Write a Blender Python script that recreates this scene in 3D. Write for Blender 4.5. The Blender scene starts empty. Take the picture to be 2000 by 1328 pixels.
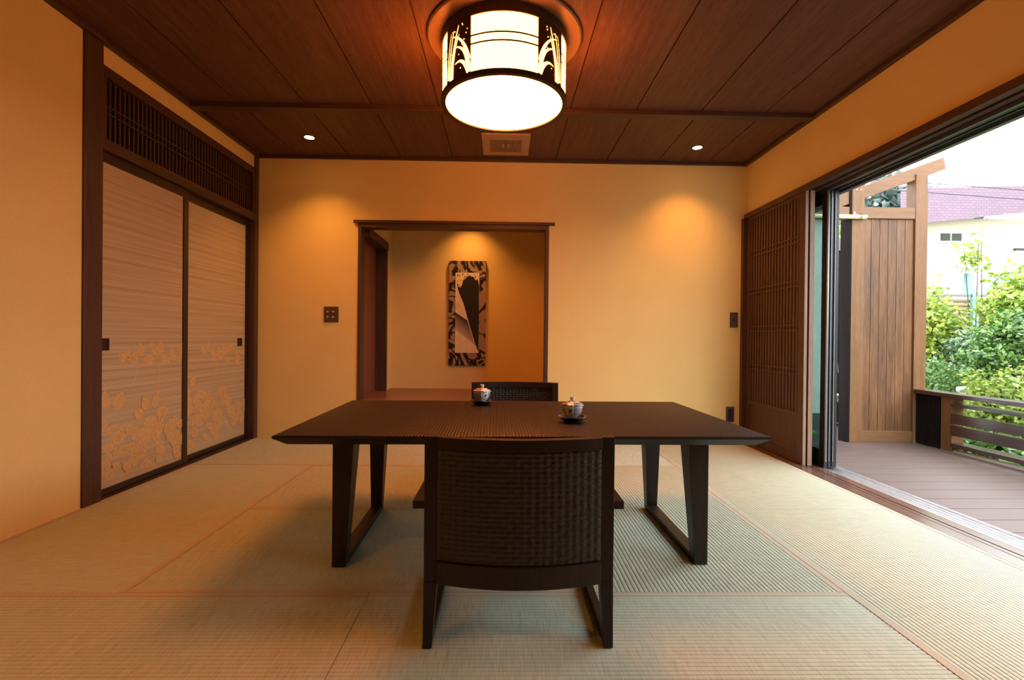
import bpy, math, random
import numpy as np
from mathutils import Matrix, Vector
SC = bpy.context.scene
COL = SC.collection
PI = math.pi
rnd = random.Random(7)

# ------------------------------------------------------------------ measured place (metres)
WL, WR, WB, WF = -2.3195, 2.3389, 4.6436, -1.0     # left, right, back wall faces; wall behind the camera
CZ = 2.666                                          # ceiling boards
TX0, TX1, TX2 = -1.4013, 0.4187, 1.3287             # tatami seams
TW = 2.245                                          # tatami edge at the open side
TY0, TY1, TY2 = 1.842, 2.752, 3.662
EYE = 0.96844

# ------------------------------------------------------------------ node helpers
def new_mat(name):
    m = bpy.data.materials.new(name); m.use_nodes = True
    nt = m.node_tree; nt.nodes.clear()
    out = nt.nodes.new('ShaderNodeOutputMaterial')
    return m, nt, out

def N(nt, kind, **kw):
    n = nt.nodes.new(kind)
    for k, v in kw.items():
        if k in n.inputs: n.inputs[k].default_value = v
        else: setattr(n, k, v)
    return n

def link(nt, a, ao, b, bi): nt.links.new(a.outputs[ao], b.inputs[bi])

def c4(c): return (c[0], c[1], c[2], 1.0)

def ramp(nt, stops, interp='LINEAR'):
    r = nt.nodes.new('ShaderNodeValToRGB'); cr = r.color_ramp; cr.interpolation = interp
    while len(cr.elements) > len(stops): cr.elements.remove(cr.elements[-1])
    while len(cr.elements) < len(stops): cr.elements.new(0.5)
    for e, (p, c) in zip(cr.elements, stops):
        e.position = p; e.color = c4(c)
    return r

def bsdf(nt, out, rough=0.5, metallic=0.0, spec=0.5, color=None):
    b = nt.nodes.new('ShaderNodeBsdfPrincipled')
    b.inputs['Roughness'].default_value = rough
    b.inputs['Metallic'].default_value = metallic
    b.inputs['Specular IOR Level'].default_value = spec
    if color: b.inputs['Base Color'].default_value = c4(color)
    nt.links.new(b.outputs[0], out.inputs[0])
    return b

def coords(nt, scale=(1, 1, 1)):
    tc = nt.nodes.new('ShaderNodeTexCoord'); mp = nt.nodes.new('ShaderNodeMapping')
    mp.inputs['Scale'].default_value = scale
    link(nt, tc, 'Object', mp, 'Vector')
    return mp

def bump(nt, src, sock, b, strength=0.3, dist=0.002):
    bp = nt.nodes.new('ShaderNodeBump')
    bp.inputs['Strength'].default_value = strength; bp.inputs['Distance'].default_value = dist
    link(nt, src, sock, bp, 'Height'); link(nt, bp, 'Normal', b, 'Normal')

def plain(name, color, rough=0.5, metallic=0.0, spec=0.5, vary=0.08, scale=30.0):
    m, nt, out = new_mat(name)
    b = bsdf(nt, out, rough, metallic, spec)
    mp = coords(nt); n = N(nt, 'ShaderNodeTexNoise', Scale=scale, Detail=3.0)
    link(nt, mp, 'Vector', n, 'Vector')
    r = ramp(nt, [(0.3, [x * (1 - vary) for x in color]), (0.7, [min(1, x * (1 + vary)) for x in color])])
    link(nt, n, 'Fac', r, 'Fac'); link(nt, r, 'Color', b, 'Base Color')
    return m

def plaster(name, color):
    m, nt, out = new_mat(name)
    b = bsdf(nt, out, 0.9, 0, 0.2)
    mp = coords(nt)
    n1 = N(nt, 'ShaderNodeTexNoise', Scale=180.0, Detail=4.0); n2 = N(nt, 'ShaderNodeTexNoise', Scale=3.0, Detail=2.0)
    link(nt, mp, 'Vector', n1, 'Vector'); link(nt, mp, 'Vector', n2, 'Vector')
    r = ramp(nt, [(0.3, [x * 0.93 for x in color]), (0.7, [min(1, x * 1.05) for x in color])])
    mx = N(nt, 'ShaderNodeMath', operation='MULTIPLY_ADD'); mx.inputs[1].default_value = 0.35
    link(nt, n2, 'Fac', mx, 0)
    mm = N(nt, 'ShaderNodeMath', operation='MULTIPLY'); mm.inputs[1].default_value = 0.65
    link(nt, n1, 'Fac', mm, 0); link(nt, mm, 0, mx, 2)
    link(nt, mx, 0, r, 'Fac'); link(nt, r, 'Color', b, 'Base Color')
    bump(nt, n1, 'Fac', b, 0.25, 0.0015)
    return m

def wood(name, dark, light, axis='Y', rough=0.5, stretch=22.0, scale=5.0, spec=0.4, fine=0.5, sharp=False, bmp=0.15):
    m, nt, out = new_mat(name)
    b = bsdf(nt, out, rough, 0, spec)
    s = [stretch, stretch, stretch]; s['XYZ'.index(axis)] = 1.0
    mp = coords(nt, s)
    n1 = N(nt, 'ShaderNodeTexNoise', Scale=scale * 0.35, Detail=5.0, Roughness=0.6, Distortion=0.6)
    n2 = N(nt, 'ShaderNodeTexNoise', Scale=scale * 2.2, Detail=3.0)
    link(nt, mp, 'Vector', n1, 'Vector'); link(nt, mp, 'Vector', n2, 'Vector')
    mix = N(nt, 'ShaderNodeMath', operation='MULTIPLY_ADD'); mix.inputs[1].default_value = fine
    m2 = N(nt, 'ShaderNodeMath', operation='MULTIPLY'); m2.inputs[1].default_value = 1 - fine
    link(nt, n1, 'Fac', m2, 0); link(nt, n2, 'Fac', mix, 0); link(nt, m2, 0, mix, 2)
    lo, hi = (0.42, 0.58) if sharp else (0.32, 0.68)
    r = ramp(nt, [(lo, dark), (hi, light)])
    link(nt, mix, 0, r, 'Fac'); link(nt, r, 'Color', b, 'Base Color')
    bump(nt, mix, 0, b, bmp, 0.001)
    return m

def emit(name, color, strength):
    m, nt, out = new_mat(name)
    e = N(nt, 'ShaderNodeEmission', Strength=strength, Color=c4(color))
    nt.links.new(e.outputs[0], out.inputs[0])
    return m

# ------------------------------------------------------------------ materials
M = {}
M['plaster'] = plaster('plaster_cream', (0.76, 0.585, 0.235))
M['ceiling'] = wood('ceiling_cedar', (0.068, 0.029, 0.019), (0.165, 0.075, 0.045), 'Y', 0.55, 16, 6.0, 0.25, 0.45)
M['trim_y'] = wood('trim_wood_depth', (0.040, 0.019, 0.013), (0.095, 0.044, 0.028), 'Y', 0.5, 25, 5.0)
M['trim_x'] = wood('trim_wood_width', (0.040, 0.019, 0.013), (0.095, 0.044, 0.028), 'X', 0.5, 25, 5.0)
M['trim_z'] = wood('trim_wood_upright', (0.042, 0.022, 0.016), (0.098, 0.050, 0.034), 'Z', 0.5, 25, 5.0)
M['frame_black'] = plain('fusuma_lacquer', (0.022, 0.013, 0.012), 0.35)
M['door_red'] = wood('closet_door_wood', (0.17, 0.060, 0.030), (0.26, 0.095, 0.05), 'Z', 0.45, 25, 5.0)
M['platform'] = wood('platform_wood', (0.16, 0.072, 0.04), (0.28, 0.135, 0.075), 'X', 0.35, 18, 5.0)
M['ebony'] = wood('dark_stained_wood', (0.0105, 0.0068, 0.006), (0.026, 0.0145, 0.011), "Z", 0.42, 20, 6.0, 0.3)
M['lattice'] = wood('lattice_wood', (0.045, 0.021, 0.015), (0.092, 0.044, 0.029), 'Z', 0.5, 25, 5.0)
M['lattice_lit_end'] = wood('lattice_lit_edge_wood', (0.20, 0.12, 0.07), (0.32, 0.20, 0.125), 'Z', 0.5, 25, 5.0)  # lighter copy of the lattice wood: daylight on door ends put into colour
M['lattice_gap_light'] = plain('tan_gap_light', (0.30, 0.205, 0.13), 0.8)  # tan colour imitates light showing through the slat gaps
M['plate_brown'] = plain('switch_plate_brown', (0.085, 0.042, 0.032), 0.45)
M['chrome'] = plain('chrome', (0.75, 0.75, 0.76), 0.2, 1.0)
M['vent'] = plain('vent_plastic', (0.42, 0.26, 0.15), 0.5)
M['black'] = plain('void_black', (0.006, 0.006, 0.007), 0.7)
M['sticker'] = plain('sticker_paper', (0.66, 0.58, 0.38), 0.6)
M['alu_dark'] = plain('dark_anodised_aluminium', (0.014, 0.014, 0.015), 0.42, 0.1)
M['alu_header'] = plain('header_aluminium', (0.16, 0.17, 0.18), 0.35, 0.8)
M['alu_silver'] = plain('silver_aluminium', (0.70, 0.71, 0.72), 0.32, 0.9)
M['alu_edge'] = plain('dull_aluminium_edge', (0.30, 0.29, 0.28), 0.45, 0.4)
M['border'] = plain('tatami_border_cloth', (0.46, 0.405, 0.30), 0.85, 0, 0.2, 0.06, 200)
M['porcelain_plain'] = plain('porcelain_white', (0.78, 0.74, 0.66), 0.2)
M['lacquer'] = plain('black_lacquer', (0.010, 0.007, 0.007), 0.12, 0, 0.6)
M['bamboo'] = plain('dried_bamboo', (0.80, 0.70, 0.36), 0.45)
M['pipe'] = plain('pale_edge_pipe', (0.74, 0.71, 0.66), 0.45)
M['deck'] = wood('deck_composite', (0.086, 0.054, 0.044), (0.127, 0.082, 0.068), 'X', 0.55, 20, 5.0, 0.4)
M['cedar_post'] = wood('partition_post_cedar', (0.125, 0.054, 0.017), (0.232, 0.108, 0.037), 'Z', 0.55, 16, 5.0)
M['cedar_beam'] = wood('partition_beam_cedar', (0.13, 0.060, 0.023), (0.238, 0.116, 0.046), 'X', 0.55, 16, 5.0)
M['cedar_plank'] = wood('partition_plank_cedar', (0.050, 0.021, 0.008), (0.225, 0.098, 0.034), 'Z', 0.55, 17, 3.4, 0.4, 0.4)
M['rail_wood'] = wood('railing_wood', (0.034, 0.014, 0.009), (0.066, 0.029, 0.019), 'Y', 0.24, 20, 5.0, 0.9)
M['dark_board'] = wood('dark_shower_board', (0.009, 0.0065, 0.006), (0.020, 0.014, 0.012), 'Z', 0.85, 18, 5.0, 0.1)
M['house_wall'] = plain('house_stucco', (0.50, 0.43, 0.30), 0.9)
M['annex_wall'] = plain('annex_plaster', (0.50, 0.52, 0.50), 0.9)
M['annex_base'] = plain('annex_base', (0.05, 0.055, 0.055), 0.8)
M['window_dark'] = plain('house_window_glass', (0.035, 0.04, 0.022), 0.5, 0, 0.15)
M['white_paint'] = plain('white_paint', (0.82, 0.83, 0.82), 0.5)
M['canopy'] = plain('canopy_sheet', (0.72, 0.86, 0.88), 0.5)
M['green_pole'] = plain('green_steel', (0.13, 0.26, 0.21), 0.5)
M['bamboo_fence'] = wood('bamboo_fence', (0.16, 0.12, 0.06), (0.28, 0.22, 0.115), 'X', 0.7, 40, 6.0)
M['bark'] = plain('tree_bark', (0.055, 0.040, 0.03), 0.9, 0, 0.2, 0.3, 20)
M['soil'] = plain('garden_soil', (0.05, 0.055, 0.03), 0.95, 0, 0.1, 0.4, 4)
M['stone'] = plain('pale_stone', (0.55, 0.54, 0.48), 0.8, 0, 0.3, 0.15, 12)
M['marker_green'] = plain('green_latch_marker', (0.05, 0.65, 0.10), 0.4)  # plain green marker colour, not emissive
M['slot'] = plain('dark_groove', (0.012, 0.011, 0.011), 0.7)
M['sill_wood'] = wood('sill_wood', (0.085, 0.045, 0.032), (0.16, 0.09, 0.066), 'Y', 0.2, 25, 5.0, 0.7)
M['eave'] = wood('eave_board', (0.12, 0.08, 0.065), (0.2, 0.14, 0.115), 'Y', 0.6, 20, 5.0)

LAMP = (1.0, 0.245, 0.038)
M['lamp_glow'] = emit('lamp_side_glow', LAMP, 24.0)
M['lamp_bottom'] = emit('lamp_bottom_glow', LAMP, 35.0)
M['lamp_cut'] = emit('lamp_cutout_glow', LAMP, 20.0)
M['down_glow'] = emit('downlight_glow', (1.0, 0.55, 0.2), 40.0)
M['lamp_metal'] = plain('lamp_bronze', (0.055, 0.030, 0.018), 0.5, 0.2)
M['lamp_plate'] = plain('lamp_plate_bronze', (0.22, 0.12, 0.055), 0.45, 0.35, 0.5, 0.25, 400)

def tatami(name, axis):
    m, nt, out = new_mat(name)
    b = bsdf(nt, out, 0.62, 0, 0.35)
    cross = (260.0, 9.0, 9.0) if axis == 'X' else (9.0, 260.0, 9.0)
    mp = coords(nt, cross)      # rush stalks run across the ridges
    n1 = N(nt, 'ShaderNodeTexNoise', Scale=1.6, Detail=4.0)
    link(nt, mp, 'Vector', n1, 'Vector')
    mp2 = coords(nt); n2 = N(nt, 'ShaderNodeTexNoise', Scale=1.3, Detail=2.0); link(nt, mp2, 'Vector', n2, 'Vector')
    r = ramp(nt, [(0.25, (0.335, 0.36, 0.265)), (0.5, (0.455, 0.50, 0.38)), (0.75, (0.53, 0.58, 0.445))])
    link(nt, n1, 'Fac', r, 'Fac')
    r2 = ramp(nt, [(0.3, (0.94, 0.96, 0.97)), (0.7, (1, 1, 1))]); link(nt, n2, 'Fac', r2, 'Fac')
    mx = N(nt, 'ShaderNodeMix', data_type='RGBA', blend_type='MULTIPLY'); mx.inputs['Factor'].default_value = 1.0
    nt.links.new(r.outputs['Color'], mx.inputs[6]); nt.links.new(r2.outputs['Color'], mx.inputs[7])
    nt.links.new(mx.outputs[2], b.inputs['Base Color'])
    bump(nt, n1, 'Fac', b, 0.35, 0.0012)
    return m
M['rush_x'] = tatami('rush_ridges_width', 'X'); M['rush_y'] = tatami('rush_ridges_depth', 'Y')

def grasscloth():
    m, nt, out = new_mat('fusuma_grasscloth')
    b = bsdf(nt, out, 0.8, 0, 0.2)
    mp = coords(nt, (1, 0.45, 230)); n1 = N(nt, 'ShaderNodeTexNoise', Scale=1.0, Detail=4.0, Roughness=0.7)
    link(nt, mp, 'Vector', n1, 'Vector')
    mp2 = coords(nt, (1, 0.3, 42)); n2 = N(nt, 'ShaderNodeTexNoise', Scale=1.0, Detail=2.0)
    link(nt, mp2, 'Vector', n2, 'Vector')
    a = N(nt, 'ShaderNodeMath', operation='MULTIPLY_ADD'); a.inputs[1].default_value = 0.6
    a2 = N(nt, 'ShaderNodeMath', operation='MULTIPLY'); a2.inputs[1].default_value = 0.4
    link(nt, n1, 'Fac', a, 0); link(nt, n2, 'Fac', a2, 0); link(nt, a2, 0, a, 2)
    r = ramp(nt, [(0.32, (0.28, 0.215, 0.125)), (0.5, (0.47, 0.39, 0.24)), (0.68, (0.61, 0.52, 0.33))])
    link(nt, a, 0, r, 'Fac'); link(nt, r, 'Color', b, 'Base Color')
    bump(nt, n1, 'Fac', b, 0.25, 0.001)
    return m
M['grasscloth'] = grasscloth()
M['leaf_gold'] = plain('printed_gold_leaf', (0.60, 0.42, 0.17), 0.6, 0.0, 0.4, 0.1, 60)
M['leaf_vein'] = plain('printed_leaf_vein', (0.40, 0.26, 0.11), 0.6)

def weave_mat(name, dark, light, rough=0.38):
    m, nt, out = new_mat(name)
    b = bsdf(nt, out, rough, 0, 0.5)
    mp = coords(nt); n1 = N(nt, 'ShaderNodeTexNoise', Scale=55.0, Detail=3.0); link(nt, mp, 'Vector', n1, 'Vector')
    r = ramp(nt, [(0.3, dark), (0.7, light)]); link(nt, n1, 'Fac', r, 'Fac'); link(nt, r, 'Color', b, 'Base Color')
    return m
M['weave_top'] = weave_mat('table_woven_rattan', (0.011, 0.008, 0.0075), (0.036, 0.022, 0.017), 0.38)
M['weave_chair'] = weave_mat('chair_woven_rattan', (0.009, 0.0075, 0.0072), (0.024, 0.0165, 0.0145), 0.5)

def porcelain():
    m, nt, out = new_mat('porcelain_blue_pattern')
    b = bsdf(nt, out, 0.15, 0, 0.6)
    tc = nt.nodes.new('ShaderNodeTexCoord'); sp = nt.nodes.new('ShaderNodeSeparateXYZ'); link(nt, tc, 'Object', sp, 0)
    at = N(nt, 'ShaderNodeMath', operation='ARCTAN2'); link(nt, sp, 'Y', at, 0); link(nt, sp, 'X', at, 1)
    def math(op, a, bv=None, c=None):
        n = N(nt, 'ShaderNodeMath', operation=op)
        for i, v in enumerate((a, bv, c)):
            if v is None: continue
            if isinstance(v, (int, float)): n.inputs[i].default_value = v
            else: nt.links.new(v, n.inputs[i])
        return n.outputs[0]
    ang = at.outputs[0]
    seg = math('SINE', math('MULTIPLY_ADD', ang, 3.0, 3.0))
    panel = math('GREATER_THAN', seg, 0.05)
    line = math('LESS_THAN', math('ABSOLUTE', math('SUBTRACT', seg, 0.05)), 0.10)
    zz = math('MULTIPLY', sp.outputs['Z'], 430.0); aa = math('MULTIPLY', ang, 18.0)
    d1 = math('SINE', math('ADD', aa, zz)); d2 = math('SINE', math('SUBTRACT', aa, zz))
    lat = math('GREATER_THAN', math('MULTIPLY', d1, d2), -0.12)
    noise = N(nt, 'ShaderNodeTexNoise', Scale=75.0, Detail=1.0); link(nt, tc, 'Object', noise, 'Vector')
    spots = math('GREATER_THAN', noise.outputs['Fac'], 0.60)
    ink = math('MAXIMUM', math('MULTIPLY', panel, lat), math('MULTIPLY', math('SUBTRACT', 1.0, panel), spots))
    ink = math('MAXIMUM', ink, line)
    mx = N(nt, 'ShaderNodeMix', data_type='RGBA')
    nt.links.new(ink, mx.inputs['Factor']); mx.inputs[6].default_value = (0.80, 0.77, 0.70, 1); mx.inputs[7].default_value = (0.085, 0.085, 0.15, 1)
    nt.links.new(mx.outputs[2], b.inputs['Base Color'])
    return m
M['porcelain'] = porcelain()

def ink_ground():
    m, nt, out = new_mat('ink_painted_ground')
    b = bsdf(nt, out, 0.7, 0, 0.2)
    mp = coords(nt, (1, 1, 0.75))
    w = N(nt, 'ShaderNodeTexNoise', Scale=3.0, Detail=2.5, Roughness=0.5, Distortion=2.2)
    link(nt, mp, 'Vector', w, 'Vector')
    r = ramp(nt, [(0.0, (0.30, 0.215, 0.14)), (0.455, (0.33, 0.235, 0.15)), (0.475, (0.05, 0.036, 0.027)), (0.50, (0.012, 0.010, 0.009)), (0.545, (0.014, 0.011, 0.010)), (0.56, (0.13, 0.09, 0.06)), (0.585, (0.40, 0.29, 0.19)), (0.62, (0.34, 0.245, 0.16)), (0.66, (0.02, 0.015, 0.013)), (0.72, (0.02, 0.015, 0.013))])
    link(nt, w, 'Fac', r, 'Fac'); link(nt, r, 'Color', b, 'Base Color')
    return m
M['ink_ground'] = ink_ground()
M['paper'] = plain('cream_paper', (0.74, 0.62, 0.43), 0.8)
M['ink'] = plain('black_ink', (0.014, 0.011, 0.010), 0.6, 0, 0.3, 0.3, 90)
def wash():
    m, nt, out = new_mat('grey_ink_wash')
    b = bsdf(nt, out, 0.8, 0, 0.2)
    mp = coords(nt); sp = nt.nodes.new('ShaderNodeSeparateXYZ'); link(nt, mp, 'Vector', sp, 0)
    # brushed band: dense along its upper edge, thinning downward
    a = N(nt, 'ShaderNodeMath', operation='MULTIPLY_ADD'); a.inputs[1].default_value = 0.85
    link(nt, sp, 'X', a, 0); link(nt, sp, 'Z', a, 2)
    mr = N(nt, 'ShaderNodeMapRange'); mr.inputs['From Min'].default_value = 0.51; mr.inputs['From Max'].default_value = 0.27
    link(nt, a, 0, mr, 'Value')
    n = N(nt, 'ShaderNodeTexNoise', Scale=60.0, Detail=4.0); link(nt, mp, 'Vector', n, 'Vector')
    r = ramp(nt, [(0.0, (0.05, 0.04, 0.03)), (0.3, (0.20, 0.16, 0.11)), (0.75, (0.45, 0.36, 0.25)), (1.0, (0.6, 0.5, 0.35))])
    link(nt, mr, 'Result', r, 'Fac'); link(nt, r, 'Color', b, 'Base Color')
    return m
M['wash'] = wash()

def glass_mat(name, tint, refl=0.09):
    m, nt, out = new_mat(name)
    t = N(nt, 'ShaderNodeBsdfTransparent', Color=c4(tint)); g = N(nt, 'ShaderNodeBsdfGlossy', Roughness=0.02)
    mx = N(nt, 'ShaderNodeMixShader'); mx.inputs[0].default_value = refl
    nt.links.new(t.outputs[0], mx.inputs[1]); nt.links.new(g.outputs[0], mx.inputs[2]); nt.links.new(mx.outputs[0], out.inputs[0])
    return m
M['glass'] = glass_mat('door_glass', (0.84, 0.90, 0.88))

def leaf_mat(name, stops, trans=0.35):
    m, nt, out = new_mat(name)
    g = nt.nodes.new('ShaderNodeNewGeometry')
    r = ramp(nt, stops); link(nt, g, 'Random Per Island', r, 'Fac')
    d = nt.nodes.new('ShaderNodeBsdfPrincipled'); d.inputs['Roughness'].default_value = 0.35
    link(nt, r, 'Color', d, 'Base Color')
    t = nt.nodes.new('ShaderNodeBsdfTranslucent'); link(nt, r, 'Color', t, 'Color')
    mx = N(nt, 'ShaderNodeMixShader'); mx.inputs[0].default_value = trans
    nt.links.new(d.outputs[0], mx.inputs[1]); nt.links.new(t.outputs[0], mx.inputs[2]); nt.links.new(mx.outputs[0], out.inputs[0])
    return m
M['leaf_bright'] = leaf_mat('leaves_yellow_green', [(0, (0.109, 0.204, 0.020)), (0.5, (0.231, 0.326, 0.041)), (1, (0.408, 0.449, 0.082))], 0.4)
M['leaf_mid'] = leaf_mat('leaves_fresh_green', [(0, (0.041, 0.116, 0.020)), (0.5, (0.102, 0.218, 0.041)), (1, (0.224, 0.340, 0.088))], 0.35)
M['leaf_grey'] = leaf_mat('leaves_grey_green', [(0, (0.061, 0.122, 0.054)), (0.5, (0.150, 0.245, 0.136)), (1, (0.313, 0.381, 0.272))], 0.3)
M['leaf_dark'] = leaf_mat('leaves_dark_green', [(0, (0.020, 0.075, 0.012)), (0.6, (0.075, 0.175, 0.028)), (1, (0.20, 0.32, 0.06))], 0.25)
M['leaf_hill'] = leaf_mat('hill_trees', [(0, (0.035, 0.058, 0.048)), (0.6, (0.055, 0.085, 0.070)), (1, (0.085, 0.115, 0.095))], 0.2)

def roof_tiles():
    m, nt, out = new_mat('house_roof_tiles')
    b = bsdf(nt, out, 0.7, 0, 0.3)
    mp = coords(nt, (1, 1, 1)); w = N(nt, 'ShaderNodeTexBrick', Scale=3.0)
    w.inputs['Color1'].default_value = (0.150, 0.098, 0.124, 1); w.inputs['Color2'].default_value = (0.172, 0.112, 0.138, 1); w.inputs['Mortar'].default_value = (0.115, 0.080, 0.105, 1)
    w.inputs['Mortar Size'].default_value = 0.03
    tc = nt.nodes.new('ShaderNodeTexCoord'); sp = nt.nodes.new('ShaderNodeSeparateXYZ'); link(nt, tc, 'Object', sp, 0)
    cb = nt.nodes.new('ShaderNodeCombineXYZ'); link(nt, sp, 'X', cb, 'X'); link(nt, sp, 'Z', cb, 'Y')
    link(nt, cb, 0, w, 'Vector'); link(nt, w, 'Color', b, 'Base Color')
    return m
M['roof'] = roof_tiles()

# ------------------------------------------------------------------ mesh builder
class MB:
    def __init__(s): s.v = []; s.f = []; s.mi = []; s.cur = 0
    def add(s, vs, fs, mi=None):
        o = len(s.v); s.v.extend([tuple(map(float, p)) for p in vs])
        for f in fs: s.f.append([o + i for i in f]); s.mi.append(s.cur if mi is None else mi)
        return s
    def box(s, x0, x1, y0, y1, z0, z1, mi=None):
        x0, x1 = min(x0, x1), max(x0, x1); y0, y1 = min(y0, y1), max(y0, y1); z0, z1 = min(z0, z1), max(z0, z1)
        return s.hexa([(x0, y0, z0), (x1, y0, z0), (x1, y1, z0), (x0, y1, z0), (x0, y0, z1), (x1, y0, z1), (x1, y1, z1), (x0, y1, z1)], mi)
    def hexa(s, c, mi=None):
        return s.add(c, [(0, 3, 2, 1), (4, 5, 6, 7), (0, 1, 5, 4), (1, 2, 6, 5), (2, 3, 7, 6), (3, 0, 4, 7)], mi)
    def prism(s, poly, axis, a, b, mi=None):
        n = len(poly)
        def P(u, w, d): return {'X': (d, u, w), 'Y': (u, d, w), 'Z': (u, w, d)}[axis]
        vs = [P(u, w, a) for u, w in poly] + [P(u, w, b) for u, w in poly]
        fs = [tuple(range(n))[::-1], tuple(range(n, 2 * n))] + [(i, (i + 1) % n, n + (i + 1) % n, n + i) for i in range(n)]
        return s.add(vs, fs, mi)
    def lathe(s, prof, center=(0, 0, 0), seg=32, mi=None, wob=None, cap=True):
        if not cap: prof = list(prof) + [prof[0]]
        cx, cy, cz = center; vs = []; n = len(prof)
        for k in range(seg):
            a = 2 * PI * k / seg
            w = 1.0 if wob is None else wob(a)
            for r, z in prof: vs.append((cx + r * w * math.cos(a), cy + r * w * math.sin(a), cz + z))
        fs = []
        for k in range(seg):
            k2 = (k + 1) % seg
            for i in range(n - 1): fs.append((k * n + i, k2 * n + i, k2 * n + i + 1, k * n + i + 1))
        if cap and prof[0][0] > 1e-6: fs.append(tuple(k * n for k in range(seg))[::-1])
        if cap and prof[-1][0] > 1e-6: fs.append(tuple(k * n + n - 1 for k in range(seg)))
        return s.add(vs, fs, mi)
    def tube(s, pts, r, seg=10, mi=None, taper=None):
        pts = [Vector(p) for p in pts]; n = len(pts); vs = []
        for i, p in enumerate(pts):
            t = (pts[min(i + 1, n - 1)] - pts[max(i - 1, 0)]).normalized()
            u = t.cross(Vector((0, 0, 1)) if abs(t.z) < 0.9 else Vector((1, 0, 0))).normalized(); w = t.cross(u)
            rr = r if taper is None else r + (taper - r) * i / max(1, n - 1)
            for k in range(seg):
                a = 2 * PI * k / seg; vs.append(p + u * math.cos(a) * rr + w * math.sin(a) * rr)
        fs = [tuple(range(seg)), tuple((n - 1) * seg + k for k in range(seg))[::-1]]
        for i in range(n - 1):
            for k in range(seg):
                k2 = (k + 1) % seg; fs.append((i * seg + k, (i + 1) * seg + k, (i + 1) * seg + k2, i * seg + k2))
        return s.add(vs, fs, mi)
    def build(s, name, mats, parent=None, bevel=0.0, smooth=False, origin=None):
        if not isinstance(mats, (list, tuple)): mats = [mats]
        base = Vector((0, 0, 0))
        if origin is not None: base = Vector(origin)
        elif parent is not None: base = world_of(parent)
        me = bpy.data.meshes.new(name)
        me.from_pydata([(x - base.x, y - base.y, z - base.z) for x, y, z in s.v], [], s.f)
        for m in mats: me.materials.append(m)
        me.polygons.foreach_set('material_index', s.mi)
        if smooth: me.polygons.foreach_set('use_smooth', [True] * len(me.polygons))
        me.update()
        o = bpy.data.objects.new(name, me); COL.objects.link(o)
        if parent is not None: o.parent = parent
        if origin is not None: o.location = base - (world_of(parent) if parent is not None else Vector((0, 0, 0)))
        if bevel > 0:
            b = o.modifiers.new('bevel', 'BEVEL'); b.width = bevel; b.segments = 2; b.limit_method = 'ANGLE'; b.angle_limit = 0.7
        return o

def world_of(o):
    p = Vector((0, 0, 0))
    while o is not None: p += o.location; o = o.parent
    return p

def tag(o, label, cat, group=None, kind=None):
    o['label'] = label; o['category'] = cat
    if group: o['group'] = group
    if kind: o['kind'] = kind
    return o

def thing(name, label, cat, loc=(0, 0, 0), group=None, kind=None):
    o = bpy.data.objects.new(name, None); COL.objects.link(o); o.location = loc; o.empty_display_size = 0.05
    return tag(o, label, cat, group, kind)

def struct(name, mb, mat, label, cat, bevel=0.0):
    return tag(mb.build(name, mat, None, bevel), label, cat, None, 'structure')

def copy_tree(o, parent=None):
    c = o.copy(); COL.objects.link(c)
    if parent is not None: c.parent = parent
    for ch in [x for x in bpy.data.objects if x.parent == o]: copy_tree(ch, c)
    return c

def add_np(name, verts, faces4, mat, parent=None, smooth=False, base=(0, 0, 0)):
    """big mesh from numpy arrays of verts (n,3) and quads (m,4)"""
    me = bpy.data.meshes.new(name)
    v = np.asarray(verts, dtype=np.float32) - np.array(base, dtype=np.float32)
    f = np.asarray(faces4, dtype=np.int32)
    me.vertices.add(len(v)); me.vertices.foreach_set('co', v.ravel())
    me.loops.add(f.size); me.loops.foreach_set('vertex_index', f.ravel())
    me.polygons.add(len(f)); me.polygons.foreach_set('loop_start', np.arange(0, f.size, 4, dtype=np.int32))
    me.materials.append(mat); me.update(calc_edges=True); me.validate()
    if smooth: me.polygons.foreach_set('use_smooth', np.ones(len(me.polygons), dtype=bool))
    o = bpy.data.objects.new(name, me); COL.objects.link(o)
    if parent is not None: o.parent = parent
    return o

def weave(nu, nv, lu, lv, amp, place, k=4):
    """basket weave height field: nu x nv cells over lu x lv, place(u,v,h)->xyz"""
    U = np.linspace(0, nu, nu * k + 1); V = np.linspace(0, nv, nv * k + 1)
    uu, vv = np.meshgrid(U, V, indexing='ij')
    ci = np.minimum(np.floor(uu + 1e-6), nu - 1); cj = np.minimum(np.floor(vv + 1e-6), nv - 1)
    fu = uu - ci; fv = vv - cj
    par = (ci + cj) % 2
    bu = np.sin(PI * np.clip(fu, 0, 1)); bv = np.sin(PI * np.clip(fv, 0, 1))
    h = np.where(par == 0, (0.35 + 0.65 * bu) * np.sqrt(np.clip(bv, 0, 1)), (0.35 + 0.65 * bv) * np.sqrt(np.clip(bu, 0, 1)))
    h = h * amp
    P = place(uu / nu * lu, vv / nv * lv, h)
    nU, nV = len(U), len(V)
    idx = np.arange(nU * nV).reshape(nU, nV)
    f = np.stack([idx[:-1, :-1], idx[1:, :-1], idx[1:, 1:], idx[:-1, 1:]], -1).reshape(-1, 4)
    return P.reshape(-1, 3), f

# ================================================================== THE ROOM
# ---- floor under the mats
struct('floor', MB().box(WL - 0.15, TW, WF, WB + 1.2, -0.12, -0.05), M['sill_wood'], 'wooden sub-floor beneath the tatami mats of the room', 'floor')
struct('floor_rear', MB().box(WL, TW, WF, TY0 - 0.912, -0.05, -0.002), plain('floor_rear_rush', (0.46, 0.42, 0.28), 0.7),
       'straw-coloured floor area nearest the viewer, outside the mats seen', 'floor')

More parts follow.
